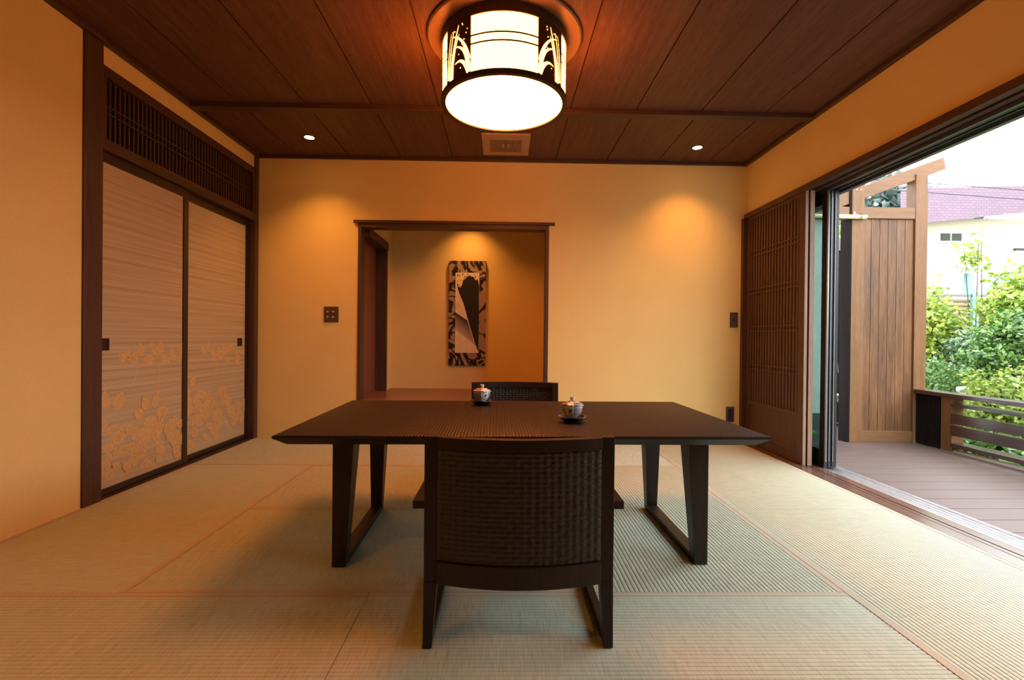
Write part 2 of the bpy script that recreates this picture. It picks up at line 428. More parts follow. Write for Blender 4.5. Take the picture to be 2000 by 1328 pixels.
# ---- tatami mats
def mat_thing(label, x0, x1, y0, y1, axis, borders='both'):
    root = thing('tatami_mat', label, 'tatami mat', ((x0 + x1) / 2, (y0 + y1) / 2, -0.05), 'tatami mats covering the floor')
    g = 0.0012; x0 += g; x1 -= g; y0 += g; y1 -= g
    a0, a1 = (y0, y1) if axis == 'X' else (x0, x1)        # ridges repeat along this direction
    l0, l1 = (x0, x1) if axis == 'X' else (y0, y1)
    bw = 0.026
    n = max(1, int(round((a1 - a0 - 2 * bw) / 0.0178)))
    pitch = (a1 - a0 - 2 * bw) / n
    prof = [(a0, -0.05), (a0, -0.001), (a0 + bw, -0.001)]
    for i in range(n):
        s = a0 + bw + i * pitch
        prof += [(s + 0.0004, -0.0030), (s + 0.0026, -0.0006), (s + pitch * 0.5, 0.0004), (s + pitch - 0.0018, -0.0006)]
    prof += [(a1 - bw, -0.001), (a1, -0.001), (a1, -0.05)]
    m = MB(); k = len(prof)
    P = (lambda a, z, l: (l, a, z)) if axis == 'X' else (lambda a, z, l: (a, l, z))
    vs = [P(a, z, l0) for a, z in prof] + [P(a, z, l1) for a, z in prof]
    fs = [((i, i + 1, k + i + 1, k + i) if axis == 'Y' else (i + 1, i, k + i, k + i + 1)) for i in range(k - 1)]
    fs += [tuple(range(k)), tuple(range(k, 2 * k))[::-1]]
    m.add(vs, fs)
    m.build('rush_surface', M['rush_x' if axis == 'X' else 'rush_y'], root)
    for a, b in ((a0, a0 + bw), (a1 - bw, a1)):
        bm = MB()
        bm.box(l0, l1, a, b, -0.03, 0.0012) if axis == 'X' else bm.box(a, b, l0, l1, -0.03, 0.0012)
        bm.build('cloth_border', M['border'], root, 0.001)
    return root
mat_thing('tatami mat along the left wall, in front of the sliding doors', WL, TX0, TY0, TY2, 'Y')
mat_thing('tatami mat under the left half of the table, its nearer half', TX0, TX1, TY0, TY1, 'X')
mat_thing('tatami mat under the left half of the table, its farther half', TX0, TX1, TY1, TY2, 'X')
mat_thing('tatami mat lying lengthwise under the right end of the table', TX1, TX2, TY0, TY2, 'Y')
mat_thing('tatami mat along the right side, reaching back to the lattice doors', TX2, TW, TY1, WB - 0.004, 'Y')
mat_thing('tatami mat along the right side, beside the open doorway and nearest the deck', TX2, TW, TY1 - 1.82, TY1, 'Y')
mat_thing('tatami mat along the far wall, left of its middle', WL, -0.495, TY2, WB - 0.004, 'X')
mat_thing('tatami mat along the far wall, in front of the alcove opening', -0.495, TX2, TY2, WB - 0.004, 'X')
mat_thing('front left tatami mat, cut off by the bottom left corner', WL, -0.4913, TY0 - 0.91, TY0, 'X')
mat_thing('front tatami mat on which the near chair stands', -0.4913, TX2, TY0 - 0.91, TY0, 'X')

# ---- ceiling: boards along the depth, joints every 0.487 m
cm = MB()
xs = [WL - 0.02] + [0.002 + 0.4865 * k for k in range(-4, 5)] + [WR + 0.02]
for a, b in zip(xs[:-1], xs[1:]):
    cm.box(a + 0.004, b - 0.004, WF, 3.62, CZ, CZ + 0.012); cm.box(a + 0.004, b - 0.004, 3.62, WB, CZ, CZ + 0.012)
cm.box(WL - 0.1, WR + 0.1, WF - 0.1, WB + 0.1, CZ + 0.012, CZ + 0.10)
struct('ceiling', cm, M['ceiling'], 'dark brown boarded ceiling with thin joints running away from the viewer', 'ceiling')
struct('trim_1', MB().box(WL + 0.02, WR - 0.02, 3.59, 3.672, CZ - 0.034, CZ), M['trim_x'], 'dark wooden batten crossing the ceiling from wall to wall', 'ceiling batten', 0.003)
struct('trim_2', MB().box(WL, WL + 0.035, WF, WB, CZ - 0.03, CZ), M['trim_y'], 'dark ceiling edge moulding above the left wall', 'moulding', 0.003)
struct('trim_3', MB().box(WR - 0.035, WR, WF, WB, CZ - 0.03, CZ), M['trim_y'], 'dark ceiling edge moulding above the open right side', 'moulding', 0.003)
struct('trim_4', MB().box(WL + 0.035, WR - 0.035, WB - 0.03, WB, CZ - 0.028, CZ), M['trim_x'], 'dark ceiling edge moulding above the far wall', 'moulding', 0.003)

# ---- left wall
lw = MB()
lw.box(WL - 0.12, WL, WF, 2.73, -0.05, CZ)
lw.box(WL - 0.12, WL - 0.005, 2.73, WB, 2.525, CZ)
lw.box(WL - 0.16, WL - 0.12, 2.6, WB + 0.1, -0.05, CZ)
struct('wall_left', lw, M['plaster'], 'plain cream plaster wall at the left of the sliding doors', 'wall')
struct('trim_5', MB().box(WL - 0.10, WL + 0.012, 2.725, 2.853, 0, CZ - 0.03), M['trim_z'], 'dark wooden pillar between left plaster wall and sliding doors', 'pillar', 0.004)
struct('trim_6', MB().box(WL - 0.10, WL + 0.010, 4.578, WB, 0, CZ - 0.03), M['trim_z'], 'dark corner post between sliding doors and far wall', 'pillar', 0.003)
struct('trim_7', MB().box(WL - 0.10, WL + 0.012, 2.853, 4.578, 2.035, 2.102), M['trim_y'], 'dark wooden lintel above the two sliding doors', 'lintel', 0.003)
struct('trim_8', MB().box(WL - 0.10, WL - 0.002, 2.853, 4.578, -0.05, 0.016), M['frame_black'], 'dark floor track below the two sliding doors', 'door track', 0.002)
# behind the transom grille and the doors: black sheet standing in for the unlit cupboard
struct('wall_cupboard', MB().box(WL - 0.119, WL - 0.105, 2.853, 4.578, 0, 2.525), M['black'], 'black sheet standing for the unlit void behind the transom grille', 'wall')

# transom grille above the sliding doors
tg = thing('transom_grille', 'dark slatted transom grille above the two leaf-printed sliding doors', 'transom', (WL, 3.7, 2.10), None, 'structure')
f = MB()
f.box(WL - 0.06, WL + 0.004, 2.853, 4.578, 2.462, 2.525)
f.box(WL - 0.06, WL + 0.004, 2.853, 2.888, 2.102, 2.462); f.box(WL - 0.06, WL + 0.004, 4.545, 4.578, 2.102, 2.462)
f.build('grille_frame', M['trim_y'], tg, 0.002)
s = MB()
nb = 45
for i in range(nb):
    y = 2.888 + (i + 0.5) * (4.545 - 2.888) / nb
    s.box(WL - 0.045, WL - 0.022, y - 0.0065, y + 0.0065, 2.102, 2.462)
s.build('upright_slats', M['trim_z'], tg)
s = MB()
for z in (2.262, 2.305): s.box(WL - 0.022, WL - 0.012, 2.888, 4.545, z - 0.004, z + 0.004)
s.build('cross_rails', M['trim_y'], tg)

# ---- sliding doors with printed leaves
def leaf_shape(m, x, y, z, L, W, ang, mi_leaf, mi_vein, off):
    pts = []
    for t in (0, .06, .16, .3, .45, .6, .75, .88, 1.0):
        w = W * 0.5 * t ** 0.6 * (1 - t) ** 0.9 / 0.364 if 0 < t < 1 else 0.0
        pts.append((t * L, w))
    outline = pts + [(t, -w) for t, w in pts[-2:0:-1]]
    ca, sa = math.cos(ang), math.sin(ang)
    T = lambda p, q: (x + off, y + p * ca - q * sa, z + p * sa + q * ca)
    m.add([T(p, q) for p, q in outline], [tuple(range(len(outline)))], mi_leaf)
    vs = [T(0, 0.0011), T(L * 0.9, 0.0005), T(L * 0.9, -0.0005), T(0, -0.0011)]
    m.add([(a + 0.0003, b, c) for a, b, c in vs], [(0, 1, 2, 3)], mi_vein)
    for t in (0.3, 0.5, 0.68):
        for sgn in (1, -1):
            b0, b1 = T(t * L, 0), T(min(L, t * L + L * 0.16), sgn * W * 0.33)
            d = 0.0009
            m.add([(b0[0] + .0003, b0[1], b0[2] - d), (b1[0] + .0003, b1[1], b1[2] - d), (b1[0] + .0003, b1[1], b1[2] + d), (b0[0] + .0003, b0[1], b0[2] + d)], [(0, 1, 2, 3)], mi_vein)

def stem_line(m, x, pts, w, mi):
    for (y0, z0), (y1, z1) in zip(pts[:-1], pts[1:]):
        d = Vector((y1 - y0, z1 - z0)); nrm = Vector((-d.y, d.x)).normalized() * w * 0.5
        m.add([(x, y0 - nrm.x, z0 - nrm.y), (x, y1 - nrm.x, z1 - nrm.y), (x, y1 + nrm.x, z1 + nrm.y), (x, y0 + nrm.x, z0 + nrm.y)], [(0, 1, 2, 3)], mi)

def spray(m, x, y, z, size, n, r, off):
    """a fan of leaves round a stem end"""
    for i in range(n):
        a = r.uniform(-0.35, 3.5) if n > 3 else PI * (0.15 + 0.7 * i / max(1, n - 1))
        d = size * r.uniform(0.15, 0.55)
        off += 0.00004
        leaf_shape(m, x, y + d * math.cos(a), z + d * math.sin(a) * 0.9, size * r.uniform(0.70, 1.05), size * r.uniform(0.46, 0.60), a + r.uniform(-0.4, 0.4), 1, 2, 0.0006 + off)
    return off

def fusuma(name, label, X, y0, y1, fy0, fy1, pull_y, seed, sprays, tiles):
    root = thing(name, label, 'sliding door', (X, (y0 + y1) / 2, 0.016), None, 'structure')
    fr = MB()
    fr.box(X - 0.028, X, y0, fy0, 0.018, 2.04); fr.box(X - 0.028, X, fy1, y1, 0.018, 2.04)
    fr.box(X - 0.028, X, fy0, fy1, 1.972, 2.04); fr.box(X - 0.028, X, fy0, fy1, 0.018, 0.055)
    fr.build('door_frame', M['frame_black'], root, 0.0025)
    p = MB(); xs_ = X - 0.008
    p.box(X - 0.022, xs_, fy0, fy1, 0.055, 1.972, 0)
    r = random.Random(seed); off = 0.0
    for (y, z, size, n) in sprays: off = spray(p, xs_, y, z, size, n, r, off)
    for pts in tiles: stem_line(p, xs_ + 0.0005, pts, 0.006, 1)
    p.build('cloth_panel', [M['grasscloth'], M['leaf_gold'], M['leaf_vein']], root)
    fp = MB()
    w, h, zc = 0.072, 0.072, 0.905
    fp.box(X - 0.010, X - 0.004, pull_y, pull_y + w, zc - h / 2, zc - h / 2 + 0.008); fp.box(X - 0.010, X - 0.004, pull_y, pull_y + w, zc + h / 2 - 0.008, zc + h / 2)
    fp.box(X - 0.010, X - 0.004, pull_y, pull_y + 0.008, zc - h / 2, zc + h / 2); fp.box(X - 0.010, X - 0.004, pull_y + w - 0.008, pull_y + w, zc - h / 2, zc + h / 2)
    fp.box(X - 0.010, X - 0.0072, pull_y, pull_y + w, zc - h / 2, zc + h / 2)
    fp.build('finger_pull', M['frame_black'], root)
    return root
SPR1 = [(3.09, .80, .085, 3), (3.20, .79, .09, 4), (3.36, .80, .10, 6), (3.50, .77, .08, 3), (3.56, .80, .09, 4),
        (2.93, .48, .12, 4), (2.90, .36, .10, 3), (3.00, .27, .11, 5), (3.08, .32, .11, 4), (2.98, .16, .10, 4), (2.90, .10, .09, 3),
        (3.27, .44, .13, 4), (3.20, .33, .11, 4), (3.30, .28, .12, 6), (3.36, .34, .11, 4), (3.27, .18, .12, 5), (3.17, .24, .11, 3),
        (3.42, .22, .12, 5), (3.47, .13, .11, 5), (3.53, .26, .10, 4), (3.57, .18, .10, 4), (3.15, .03 + .06, .10, 3), (3.06, .13, .09, 2), (3.30, .09, .08, 2)]
ST1 = [[(3.17, .76), (3.15, .69), (3.12, .64)], [(3.36, .78), (3.365, .70), (3.36, .60)], [(3.48, .74), (3.47, .68)],
       [(2.98, .30), (3.05, .20), (3.11, .13)], [(3.08, .26), (3.13, .18), (3.15, .13)], [(3.28, .28), (3.31, .19), (3.37, .12), (3.42, .10)], [(3.24, .16), (3.30, .10), (3.34, .07)], [(2.93, .44), (2.95, .34), (2.99, .25)], [(3.27, .42), (3.29, .33)]]
fusuma('door_1', 'nearer sliding door of leaf-printed cloth, beside the dark pillar', WL - 0.012, 2.80, 3.655, 2.84, 3.600, 2.866, 3, SPR1, ST1)
SPR2 = [(3.98, .80, .085, 3), (4.10, .78, .09, 4), (4.22, .80, .10, 5), (4.34, .76, .09, 4), (4.44, .78, .08, 3),
        (3.80, .52, .12, 4), (3.80, .40, .11, 4), (3.92, .36, .12, 5), (3.97, .27, .12, 6), (4.06, .35, .11, 4), (4.16, .40, .13, 5), (4.20, .30, .12, 6),
        (3.78, .24, .11, 4), (3.82, .14, .11, 4), (4.06, .20, .11, 4), (4.02, .11, .10, 3), (4.16, .19, .12, 5), (4.28, .22, .11, 5), (4.36, .28, .10, 4), (4.46, .30, .10, 4), (4.42, .18, .09, 3)]
ST2 = [[(4.10, .75), (4.09, .69), (4.06, .62)], [(4.24, .78), (4.23, .68)], [(3.92, .32), (3.98, .24), (4.05, .18)], [(4.20, .28), (4.25, .19), (4.30, .14)], [(3.80, .46), (3.80, .34), (3.86, .24)], [(4.30, .24), (4.36, .14)]]
fusuma('door_2', 'farther sliding door of leaf-printed cloth, next to the room corner', WL - 0.046, 3.62, 4.577, 3.70, 4.528, 4.405, 5, SPR2, ST2)

# ---- far wall with the alcove opening
OX0, OX1, OZ = -1.345, 0.405, 2.0
bw_ = MB()
bw_.box(WL - 0.12, OX0 - 0.01, WB, WB + 0.11, -0.05, CZ); bw_.box(OX1 + 0.01, WR + 0.12, WB, WB + 0.11, -0.05, CZ)
bw_.box(OX0 - 0.01, OX1 + 0.01, WB, WB + 0.11, OZ + 0.03, CZ)
struct('wall_back', bw_, M['plaster'], 'cream plaster far wall around the alcove opening', 'wall')
j = MB(); j.box(OX0 - 0.028, OX0, WB - 0.012, WB + 0.115, 0, OZ + 0.04)
struct('trim_9', j, M['trim_z'], 'dark left jamb of the alcove opening', 'door frame', 0.002)
j = MB(); j.box(OX1, OX1 + 0.032, WB - 0.012, WB + 0.115, 0, OZ + 0.04)
struct('trim_10', j, M['trim_z'], 'dark right jamb of the alcove opening', 'door frame', 0.002)
j = MB(); j.box(OX0 - 0.07, OX1 + 0.085, WB - 0.028, WB + 0.002, OZ + 0.04, OZ + 0.066); j.box(OX0, OX1, WB - 0.012, WB + 0.115, OZ, OZ + 0.04)
struct('trim_11', j, M['trim_x'], 'dark lintel board over the alcove opening, ends overhanging', 'lintel', 0.002)
# alcove shell
AX0, AX1, AYB, AZ = -1.30, 0.62, 5.75, 0.36
al = MB(); al.box(AX0 - 0.30, AX1 + 0.12, AYB, AYB + 0.1, 0, 2.6)
struct('wall_alcove_back', al, M['plaster'], 'cream back wall of the alcove where the painting hangs', 'wall')
al = MB(); al.box(AX1, AX1 + 0.1, WB + 0.11, AYB, 0, 2.6)
struct('wall_alcove_right', al, M['plaster'], 'cream right side wall inside the alcove', 'wall')
al = MB(); al.box(AX0 - 0.12, AX0, 5.50, AYB, 0, 2.6); al.box(AX0 - 0.12, AX0, WB + 0.11, 5.50, 2.025, 2.6); al.box(AX0 - 0.3, AX0 - 0.2, WB + 0.11, AYB, 0, 2.6)
struct('wall_alcove_left', al, M['plaster'], 'cream left side wall inside the alcove around the closet door', 'wall')
struct('ceiling_alcove', MB().box(AX0 - 0.3, AX1 + 0.1, WB + 0.11, AYB, 2.45, 2.6), M['plaster'], 'plain ceiling inside the alcove', 'ceiling')
struct('floor_alcove', MB().box(AX0 - 0.3, AX1 + 0.1, WB + 0.116, AYB, -0.05, AZ).box(OX0 + 0.001, OX1 - 0.001, WB + 0.002, WB + 0.116, -0.05, AZ), M['platform'], 'raised reddish brown wooden platform filling the alcove floor', 'platform', 0.003)
ad = thing('door_3', 'reddish brown closet door on the left side of the alcove', 'door', (AX0 - 0.1, 5.1, AZ), None, 'structure')
MB().box(AX0 - 0.15, AX0 - 0.118, WB + 0.118, 5.496, AZ + 0.002, 1.935).build('door_leaf', M['door_red'], ad)
d = MB(); d.box(AX0 - 0.118, AX0 + 0.006, 5.455, 5.50, AZ + 0.002, 2.02); d.box(AX0 - 0.118, AX0 + 0.010, WB + 0.118, 5.515, 1.935, 2.02)
d.build('door_frame', M['trim_z'], ad, 0.002)

# ---- right side: wall above the opening
rw = MB(); rw.box(WR, WR + 0.10, WF, WB, 2.172, CZ); rw.box(WR, WR + 0.10, WF, 0.7, -0.05, 2.172)
struct('wall_right', rw, M['plaster'], 'cream plaster band above the open right side', 'wall')
k = MB()
k.box(2.318, 2.345, 0.7, WB, 2.125, 2.172); k.box(2.345, 2.352, 0.7, WB, 2.15, 2.172); k.box(2.352, 2.372, 0.7, WB, 2.128, 2.172)
k.box(2.372, 2.402, 0.7, WB, 2.152, 2.172); k.box(2.402, 2.445, 0.7, WB, 2.128, 2.172)
struct('trim_12', k, M['trim_y'], 'grooved dark wooden lintel over the open right side', 'lintel', 0.0015)
k = MB()
k.box(2.445, 2.62, 0.7, 4.72, 2.14, 2.24); k.box(2.452, 2.472, 0.7, 4.72, 2.105, 2.14); k.box(2.500, 2.508, 0.7, 4.72, 2.115, 2.14); k.box(2.538, 2.546, 0.7, 4.72, 2.115, 2.14); k.box(2.585, 2.62, 0.7, 4.72, 2.105, 2.14)
struct('trim_13', k, M['alu_header'], 'grey aluminium head track of the glass doors', 'door track', 0.001)
k = MB(); k.box(2.62, 2.70, 0.7, 4.72, 2.148, 2.30)
struct('trim_14', k, M['eave'], 'weathered fascia board outside above the glass doors', 'fascia', 0.002)
struct('trim_15', MB().box(2.292, 2.445, 4.60, WB, 0, 2.125), M['trim_z'], 'dark door post in the far right corner of the room', 'pillar', 0.002)
# sill
k = MB()
k.box(TW + 0.001, 2.326, WF, WB, -0.05, 0.001); k.box(2.326, 2.334, WF, WB, -0.05, -0.008); k.box(2.334, 2.364, WF, WB, -0.05, 0.0); k.box(2.364, 2.374, WF, WB, -0.05, -0.008); k.box(2.374, 2.445, WF, WB, -0.05, 0.0)
struct('trim_16', k, M['sill_wood'], 'brown wooden door sill with two grooves along the mats', 'door sill')
k = MB()
k.box(2.445, 2.62, 0.7, 4.72, -0.06, -0.016); k.box(2.445, 2.462, 0.7, 4.72, -0.016, -0.001)
for x in (2.486, 2.522, 2.560, 2.604): k.box(x - 0.004, x + 0.004, 0.7, 4.72, -0.016, -0.003)
struct('trim_17', k, M['alu_silver'], 'silver aluminium bottom track of the glass doors', 'door track', 0.0008)
# unseen wall behind the viewer, dark wood chosen to cut bounced light
struct('wall_front', MB().box(WL - 0.12, WR + 0.12, WF - 0.1, WF, -0.05, CZ), M['trim_z'], 'unseen wall behind the viewer, darkened to cut bounced light', 'wall')

struct('roof', MB().box(WL - 0.6, 2.70, WF - 1.0, 5.9, CZ + 0.11, 5.2), M['house_wall'], 'unseen upper storey block added above the room to shade the deck', 'roof')  # unseen block added and sized to keep sun off deck and partition

# lattice doors
def lattice_door(name, label, X0, X1, y0, y1, full):
    root = thing(name, label, 'lattice door', ((X0 + X1) / 2, (y0 + y1) / 2, 0.0), None, 'structure')
    z0, z1 = 0.002, 2.126
    f = MB()
    f.box(X0, X1, y0 + 0.004, y0 + 0.075, z0, z1); f.box(X0, X1, y1 - 0.055, y1, z0, z1)
    f.box(X0, X1, y0 + 0.075, y1 - 0.055, 2.098, z1); f.box(X0, X1, y0 + 0.075, y1 - 0.055, 0.362, 0.402); f.box(X0, X1, y0 + 0.075, y1 - 0.055, z0, 0.075)
    f.build('door_frame', M['lattice'], root, 0.002)
    MB().box(X0 + 0.0015, X1 - 0.0015, y0, y0 + 0.004, z0, z1).build('edge_strip', M['lattice_lit_end'], root)
    MB().box(X0 + 0.008, X1 - 0.004, y0 + 0.075, y1 - 0.055, 0.075, 0.362).build('lower_panel', M['lattice'], root)
    s = MB(); n = 17; w = (y1 - 0.055) - (y0 + 0.075)
    for i in range(n):
        y = y0 + 0.075 + (i + 0.5) * w / n
        s.box(X0 + 0.003, X0 + 0.011, y - 0.0130, y + 0.0130, 0.402, 2.098)
    s.build('upright_slats', M['lattice'], root)
    s = MB()
    for z in (1.768, 1.42, 1.07, 0.72):
        for d in (-0.021, 0.021): s.box(X0 - 0.003, X0 + 0.004, y0 + 0.075, y1 - 0.055, z + d - 0.005, z + d + 0.005)
    s.build('cross_rails', M['lattice'], root)
    MB().box(X0 + 0.013, X0 + 0.017, y0 + 0.07, y1 - 0.05, 0.40, 2.10).build('gap_light_sheet', M['lattice_gap_light'], root)  # added sheet, stands in for light from behind the slats
    return root
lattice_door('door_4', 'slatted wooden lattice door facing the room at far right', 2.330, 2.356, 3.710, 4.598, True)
lattice_door('door_5', 'second lattice door stacked behind, only its daylit-toned edge showing', 2.362, 2.399, 3.700, 4.598, False)

# glass doors
def glass_door(name, label, X0, X1, y0, y1, marker):
    root = thing(name, label, 'glass door', ((X0 + X1) / 2, (y0 + y1) / 2, 0.0), None, 'structure')
    z0, z1 = 0.003, 2.112; sw = 0.056
    f = MB()
    f.box(X0, X1, y0, y0 + sw, z0, z1); f.box(X0, X1, y1 - sw, y1, z0, z1); f.box(X0, X1, y0 + sw, y1 - sw, z1 - 0.10, z1); f.box(X0, X1, y0 + sw, y1 - sw, z0, 0.135)
    fr = f.build('door_frame', M['alu_dark'], root, 0.002)
    e = MB()
    for x in (X0 + 0.003,): e.box(x, x + 0.004, y0 - 0.003, y0 + 0.002, 0.05, z1 - 0.02)
    e.build('edge_strip', M['alu_edge'], fr)
    MB().box((X0 + X1) / 2 - 0.003, (X0 + X1) / 2 + 0.003, y0 + sw, y1 - sw, 0.135, z1 - 0.10).build('glass_pane', M['glass'], root)
    if marker:
        MB().lathe([(0.0, 0), (0.014, 0.004), (0.016, 0.02), (0.010, 0.032), (0, 0.036)], (X0 - 0.0, y0 + sw + 0.075, 0.225), 12).build('latch_marker', M['marker_green'], root)['label'] = 'small green latch marker'
        MB().tube([(X0 + 0.006, y0 - 0.006, 0.05), (X0 + 0.006, y0 - 0.006, z1 - 0.03)], 0.0085, 12).build('pull_bar', M['alu_edge'], root, 0, True)
    return root
glass_door('door_6', 'black framed glass door nearest the lattice doors', 2.455, 2.481, 3.644, 4.58, True)
glass_door('door_7', 'middle one of three black framed glass doors slid together', 2.488, 2.509, 3.646, 4.58, False)
glass_door('door_8', 'outermost black framed glass door, beside the deck', 2.518, 2.553, 3.648, 4.58, False)

# ================================================================== FITTINGS
lx, ly = -0.003, 2.775
lamp = thing('ceiling_lamp', 'round drum ceiling lamp with grass cut-outs glowing above the table', 'ceiling lamp', (lx, ly, CZ))
MB().lathe([(0.0, -0.018), (0.428, -0.018), (0.436, -0.012), (0.436, 0.0)], (lx, ly, CZ), 72).build('ceiling_plate', M['lamp_plate'], lamp)
ZB, ZT, R = 2.283, 2.648, 0.350
fr = MB()
fr.lathe([(R - 0.02, ZB), (R + 0.004, ZB), (R + 0.004, ZB + 0.026), (R - 0.006, ZB + 0.026), (R - 0.02, ZB + 0.02)], (lx, ly, 0), 72, cap=False)
fr.lathe([(R - 0.02, ZT - 0.055), (R + 0.003, ZT - 0.055), (R + 0.003, ZT), (R - 0.02, ZT)], (lx, ly, 0), 72, cap=False)
frame = fr.build('drum_frame', M['lamp_metal'], lamp)
def arc(m, a0, a1, z0, z1, r, n=14, mi=None, th=0.0):
    vs = []
    for i in range(n + 1):
        a = a0 + (a1 - a0) * i / n
        vs += [(lx + r * math.sin(a), ly - r * math.cos(a), z0), (lx + r * math.sin(a), ly - r * math.cos(a), z1)]
    m.add(vs, [(2 * i, 2 * i + 2, 2 * i + 3, 2 * i + 1) for i in range(n)], mi)
A = math.radians(29.3)
def stroke(m, pts, r, w0, w1):
    """glowing blade: quadratic curve in (angle, z) laid on the drum"""
    (a0, z0), (a1, z1), (a2, z2) = pts; n = 12; L = []; Rr = []
    P = [((1 - t) ** 2 * a0 + 2 * t * (1 - t) * a1 + t * t * a2, (1 - t) ** 2 * z0 + 2 * t * (1 - t) * z1 + t * t * z2) for t in [i / n for i in range(n + 1)]]
    vs = []
    for i, (a, z) in enumerate(P):
        p, q = P[max(0, i - 1)], P[min(n, i + 1)]
        d = Vector(((q[0] - p[0]) * r, q[1] - p[1])).normalized(); t = i / n
        w = (w0 * (1 - t) + w1 * t) * 0.5; nx, nz = -d.y * w, d.x * w
        for s_ in (1, -1):
            aa = a + s_ * nx / r
            vs.append((lx + r * math.sin(aa), ly - r * math.cos(aa), z + s_ * nz))
    m.add(vs, [(2 * i, 2 * i + 2, 2 * i + 3, 2 * i + 1) for i in range(n)])
for k in range(4):
    c = k * PI / 2
    m = MB(); arc(m, c - A, c + A, ZB + 0.02, ZT - 0.05, R - 0.003, 18)
    sp_ = m.build('side_panel', M['lamp_glow'], lamp, 0, True)
    m = MB(); arc(m, c - A, c + A, 2.487, 2.496, R, 18); arc(m, c - A, c + A, 2.445, 2.454, R, 18)
    m.build('cross_band', M['lamp_metal'], sp_)
    g0, g1 = c + A, c + PI / 2 - A
    m = MB(); arc(m, g0, g1, ZB + 0.02, ZT - 0.05, R, 12)
    gp = m.build('grass_panel', M['lamp_metal'], lamp)
    m = MB(); W_ = g1 - g0; zb = ZB + 0.026; H_ = ZT - 0.06 - zb
    flip = (k % 2 == 1)
    def Q(u, v): return ((g1 - u * W_) if flip else (g0 + u * W_), zb + v * H_)
    for p3, w0, w1 in [((Q(.72, 0), Q(.70, .45), Q(.42, .95)), .030, .002), ((Q(.05, .02), Q(.10, .55), Q(.60, .58)), .030, .002),
                       ((Q(.06, .25), Q(.2, .72), Q(.70, .80)), .024, .002), ((Q(.05, .02), Q(.25, .36), Q(.55, .26)), .028, .003),
                       ((Q(.84, .04), Q(.78, .6), Q(.62, .90)), .009, .001), ((Q(.90, .05), Q(.92, .5), Q(.74, .88)), .007, .001), ((Q(.70, .1), Q(.6, .55), Q(.40, .78)), .012, .001)]:
        stroke(m, p3, R + 0.0012, w0, w1)
    rr = random.Random(k)
    for _ in range(17):
        a_, z_ = Q(rr.uniform(.1, .9), rr.uniform(.12, .95)); s_ = rr.uniform(.0018, .0034)
        ring = [(lx + (R + .0012) * math.sin(a_ + s_ / R * math.cos(t)), ly - (R + .0012) * math.cos(a_ + s_ / R * math.cos(t)), z_ + s_ * math.sin(t)) for t in [2 * PI * i / 8 for i in range(8)]]
        m.add(ring, [tuple(range(8))])
    m.build('grass_cutout', M['lamp_cut'], gp)
MB().lathe([(0.0, ZB + 0.002), (0.2, ZB + 0.003), (R - 0.018, ZB + 0.008), (R - 0.018, ZB + 0.02), (0.0, ZB + 0.024)], (lx, ly, 0), 72).build('bottom_diffuser', M['lamp_bottom'], lamp, 0, True)

for x, y, lab in ((-1.668, 4.203, 'small recessed downlight in the ceiling above the four-button switch'), (1.709, 4.274, 'small recessed downlight in the ceiling near the lattice doors'),
                  (-1.668, 0.15, 'recessed downlight in the ceiling nearest the viewer, left side'), (1.709, 0.15, 'recessed downlight in the ceiling nearest the viewer, right side')):
    t = thing('downlight', lab, 'downlight', (x, y, CZ), 'recessed ceiling downlights')
    MB().lathe([(0.040, 0.0), (0.040, -0.003), (0.047, -0.004), (0.050, 0.0)], (x, y, CZ), 32, cap=False).build('trim_ring', M['lamp_metal'], t)
    MB().lathe([(0.0, -0.002), (0.040, -0.002), (0.040, 0.0), (0.0, 0.0)], (x, y, CZ), 24).build('bulb', M['down_glow'], t)

# ventilation grille
vt = thing('ventilation_grille', 'rectangular tan ventilation grille in the ceiling behind the lamp', 'vent', (0.014, 4.28, CZ))
vx0, vx1, vy0, vy1 = -0.190, 0.222, 4.045, 4.508; ix0, ix1, iy0, iy1 = -0.123, 0.155, 4.16, 4.45
f = MB()
f.box(vx0, vx1, vy0, iy0, CZ - 0.012, CZ); f.box(vx0, vx1, iy1, vy1, CZ - 0.012, CZ); f.box(vx0, ix0, iy0, iy1, CZ - 0.012, CZ); f.box(ix1, vx1, iy0, iy1, CZ - 0.012, CZ)
f.build('grille_frame', M['vent'], vt, 0.002)
MB().box(ix0, ix1, iy0, iy1, CZ - 0.003, CZ - 0.0005).build('dark_duct', M['black'], vt)
s = MB()
for i in range(23):
    x = ix0 + (i + 0.5) * (ix1 - ix0) / 23; s.box(x - 0.0032, x + 0.0032, iy0, iy1, CZ - 0.010, CZ - 0.003)
s.build('slats', M['vent'], vt)
for x in (-0.012, 0.044):
    MB().box(x - 0.012, x + 0.012, 4.27, 4.29, CZ - 0.0125, CZ - 0.004).build('slat_clip', M['vent'], vt)
    MB().box(x - 0.010, x + 0.010, 4.32, 4.335, CZ - 0.0125, CZ - 0.004).build('slat_clip', M['vent'], vt)

